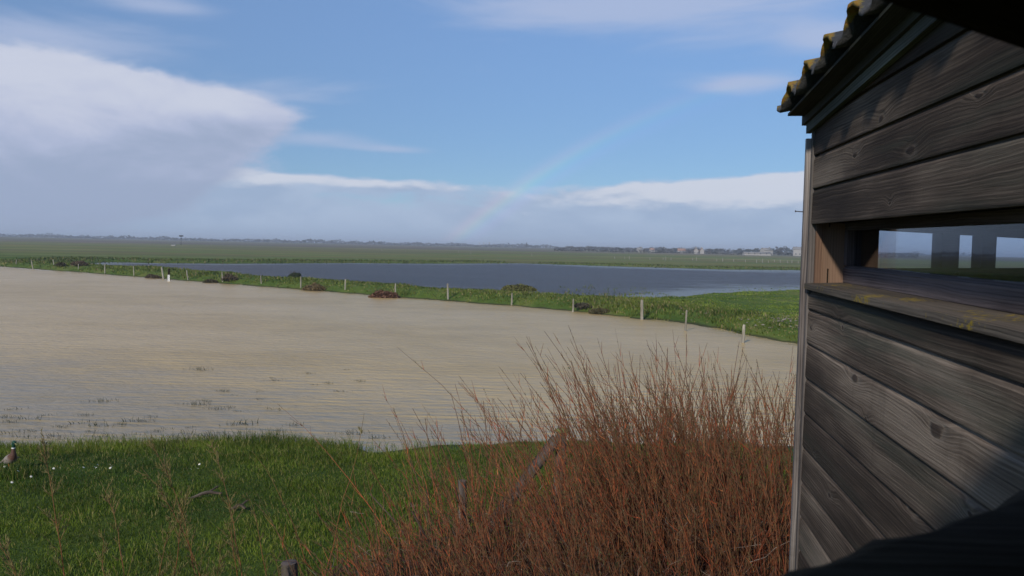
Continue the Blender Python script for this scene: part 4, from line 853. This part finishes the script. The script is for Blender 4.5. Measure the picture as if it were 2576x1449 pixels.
for i, (x, h, lab) in enumerate(((1206, 11, 'shortest pale silo on the far skyline'), (1217, 14, 'tallest pale silo on the far skyline, middle of five'), (1224, 12, 'slim pale silo just right of the tallest one'), (1231, 15, 'broad pale silo, second from the right on the skyline'), (1242, 10, 'rightmost pale silo on the far skyline'))):
    p = atd(x, 620, 2900); mb = MB(); r = (1.6, 2.0, 1.5, 2.4, 1.6)[i]; tubes(mb, np.array([[(0, 0, -2), (0, 0, h * .9), (0, 0, h * .97), (0, 0, h)]]), np.array([[r, r, r * .7, r * .1]]), 14)
    tag(mb.build('silo', M_WHITE, loc=(p.x, p.y, hz(p.x, p.y) + 2)), lab, 'silo', 'pale silos on the far skyline')

TREE_MESH = {}
def tree_protos():
    for kind, (w, h, n, c1, c2, tw) in dict(bare=(1.0, 1.0, 700, (.050, .042, .038), (.085, .072, .060), .35), dense=(1.1, .9, 900, (.022, .030, .018), (.045, .055, .03), .2), poplar=(.32, 1.7, 600, (.055, .05, .045), (.09, .08, .065), .3), broad=(1.6, .85, 1100, (.035, .036, .026), (.07, .066, .045), .22)).items():
        mb = MB(); lobes = [(RNG.normal(0, .26) * w, RNG.normal(0, .26) * w, h * RNG.uniform(.38, .86), RNG.uniform(.16, .30)) for _ in range(9)]; P = []
        for k in range(n):
            l = lobes[k % 9]; v = RNG.normal(0, 1, 3); v /= np.linalg.norm(v); v *= RNG.random() ** .4; P.append((l[0] + v[0] * l[3] * max(w, .5), l[1] + v[1] * l[3] * max(w, .5), l[2] + v[2] * l[3] * h * .75))
        P = np.array(P); a = RNG.normal(0, 1, (n, 3)); a /= np.linalg.norm(a, axis=1)[:, None]; b = np.cross(a, RNG.normal(0, 1, (n, 3))); b /= np.linalg.norm(b, axis=1)[:, None]; s = RNG.uniform(.02, .055, n)[:, None]
        V = np.stack([P - a * s, P + b * s * .7, P + a * s, P - b * s * .7], 1).reshape(-1, 3); i = np.arange(n) * 4; mb.raw(V, np.stack([i, i + 1, i + 2, i + 3], -1), np.repeat(lerp(c1, c2, RNG.random(n)), 4, 0)); cr = mb.build('crown', M_LEAF)
        mb = MB(); t = np.linspace(0, 1, 5); tubes(mb, np.stack([t * .02, t * 0, t * h * .75 - .05], -1)[None], (.035 * (1.1 - .8 * t))[None], 7, (.06, .05, .045))
        for l in lobes[:7]: tubes(mb, np.array([[(0, 0, h * .28), (l[0] * .5, l[1] * .5, h * .28 + (l[2] - h * .28) * .6), (l[0], l[1], l[2])]]), np.array([[.018, .012, .005]]), 5, (.06, .05, .045))
        tk = mb.build('trunk', M_TWIG); TREE_MESH[kind] = (cr, tk)
tree_protos(); FIRST = {k: True for k in TREE_MESH}
def tree(kind, lab, x, ytop, D, grp='far trees on the marsh edge'):
    p = atd(x, ytop, D); z = hz(p.x, D); h = max(p.z - z, 2.5); root = empty('poplar_tree' if kind == 'poplar' else 'far_tree', (p.x, D, z), random.uniform(0, 6)); tag(root, lab, 'tree', grp)
    k = h / {'bare': 1.0, 'dense': .92, 'poplar': 1.62, 'broad': .9}[kind]; root.scale = (k, k, k)
    for m in TREE_MESH[kind]:
        o = m if FIRST[kind] else m.copy()
        if not FIRST[kind]: COL.objects.link(o)
        o.parent = root
    FIRST[kind] = False
tree('poplar', 'tall thin poplar standing alone on the far skyline', 1325, 608, 1300); tree('bare', 'small tree right of the lone poplar', 1373, 617, 1300); tree('dense', 'round small tree between poplar and tree belt', 1402, 620, 1250)
tree('poplar', 'short poplar shape in the far left of the skyline', 57, 590, 1400)
bx = np.linspace(1455, 2035, 44)
KN = ['bare', 'dense', 'broad', 'bare', 'dense', 'broad', 'bare']; LB = {'bare': 'greyish leafless tree in the belt behind the far houses', 'dense': 'dark dense tree in the belt behind the far houses', 'broad': 'broad spreading tree in the belt behind the far houses'}
for i, x in enumerate(bx):
    k = KN[i % 7]; yt = 622.5 + .012 * (x - 1500) + random.uniform(-3.0, 3.5) - (5 if x > 1850 else 0) - (4 if x > 1960 else 0)
    tree(k, LB[k], x + random.uniform(-5, 5), yt, random.uniform(780, 980), 'trees of the belt behind the far houses')
for x, yt, k in ((1800, 632, 'dense'), (1960, 631, 'broad'), (1985, 634, 'dense'), (2022, 634, 'dense'), (1865, 633, 'broad'), (1690, 632, 'dense'), (1660, 633, 'broad')):
    tree(k, {'dense': 'low dark tree standing in front of the far houses', 'broad': 'low spreading tree standing in front of the far houses'}[k], x, yt, random.uniform(640, 690), 'low trees in front of the far houses')
for i, x in enumerate(np.linspace(10, 1000, 26)):
    k = KN[(i * 3) % 7]; xx = x + random.uniform(-14, 14); tree(k, {'bare': 'small leafless tree rising from the left skyline', 'dense': 'small dark tree rising from the left skyline', 'broad': 'small spreading tree rising from the left skyline'}[k], xx, 594 + .02 * xx - random.uniform(1, 7), random.uniform(1250, 1600), 'small trees along the left skyline')

def treeline():
    mb = MB()
    for (a0, a1, D0, D1, n, hh) in ((-38, 2, 1500, 2100, 5200, 9), (-38, 30, 1900, 2600, 7000, 11), (3, 27, 950, 1200, 4200, 6.0), (3, 27, 700, 760, 1500, 2.2)):
        az = np.radians(RNG.uniform(a0, a1, n)); D = RNG.uniform(D0, D1, n); X, Y = np.tan(az) * D, D; prof_ = np.clip(.45 + 1.7 * fbm(az * 75, az * 0 + D0, 3, 5), .06, 1.15); Z = height(X, Y) + hh * prof_ * RNG.random(n) ** .7
        a = RNG.normal(0, 1, (n, 3)); a /= np.linalg.norm(a, axis=1)[:, None]; b = np.cross(a, RNG.normal(0, 1, (n, 3))); b /= np.linalg.norm(b, axis=1)[:, None]; s = (D * .0011 * RNG.uniform(.6, 1.5, n))[:, None]; P = np.stack([X, Y, Z], -1)
        V = np.stack([P - a * s, P + b * s * .7, P + a * s, P - b * s * .7], 1).reshape(-1, 3); i = np.arange(n) * 4; mb.raw(V, np.stack([i, i + 1, i + 2, i + 3], -1), np.repeat(lerp((.03, .03, .026), (.075, .066, .055), RNG.random(n)), 4, 0))
    tag(mb.build('treeline', M_LEAF), kind='stuff')
treeline()

# ------------------------------------------------------------------ the air
def haze():
    m = bpy.data.materials.new('haze_air'); m.use_nodes = True; nt = m.node_tree; nt.nodes.clear()
    v = nt.nodes.new('ShaderNodeVolumePrincipled'); v.inputs['Color'].default_value = (.80, .88, 1, 1); v.inputs['Density'].default_value = .00038; v.inputs['Anisotropy'].default_value = 0.0
    o = nt.nodes.new('ShaderNodeOutputMaterial'); nt.links.new(v.outputs[0], o.inputs['Volume'])
    mb = MB(); mb.raw([(x, y, z) for x in (-6600, 6600) for y in (-6600, 6600) for z in (-2.5, 24)], BOXF); tag(mb.build('haze', m), kind='stuff')
haze()
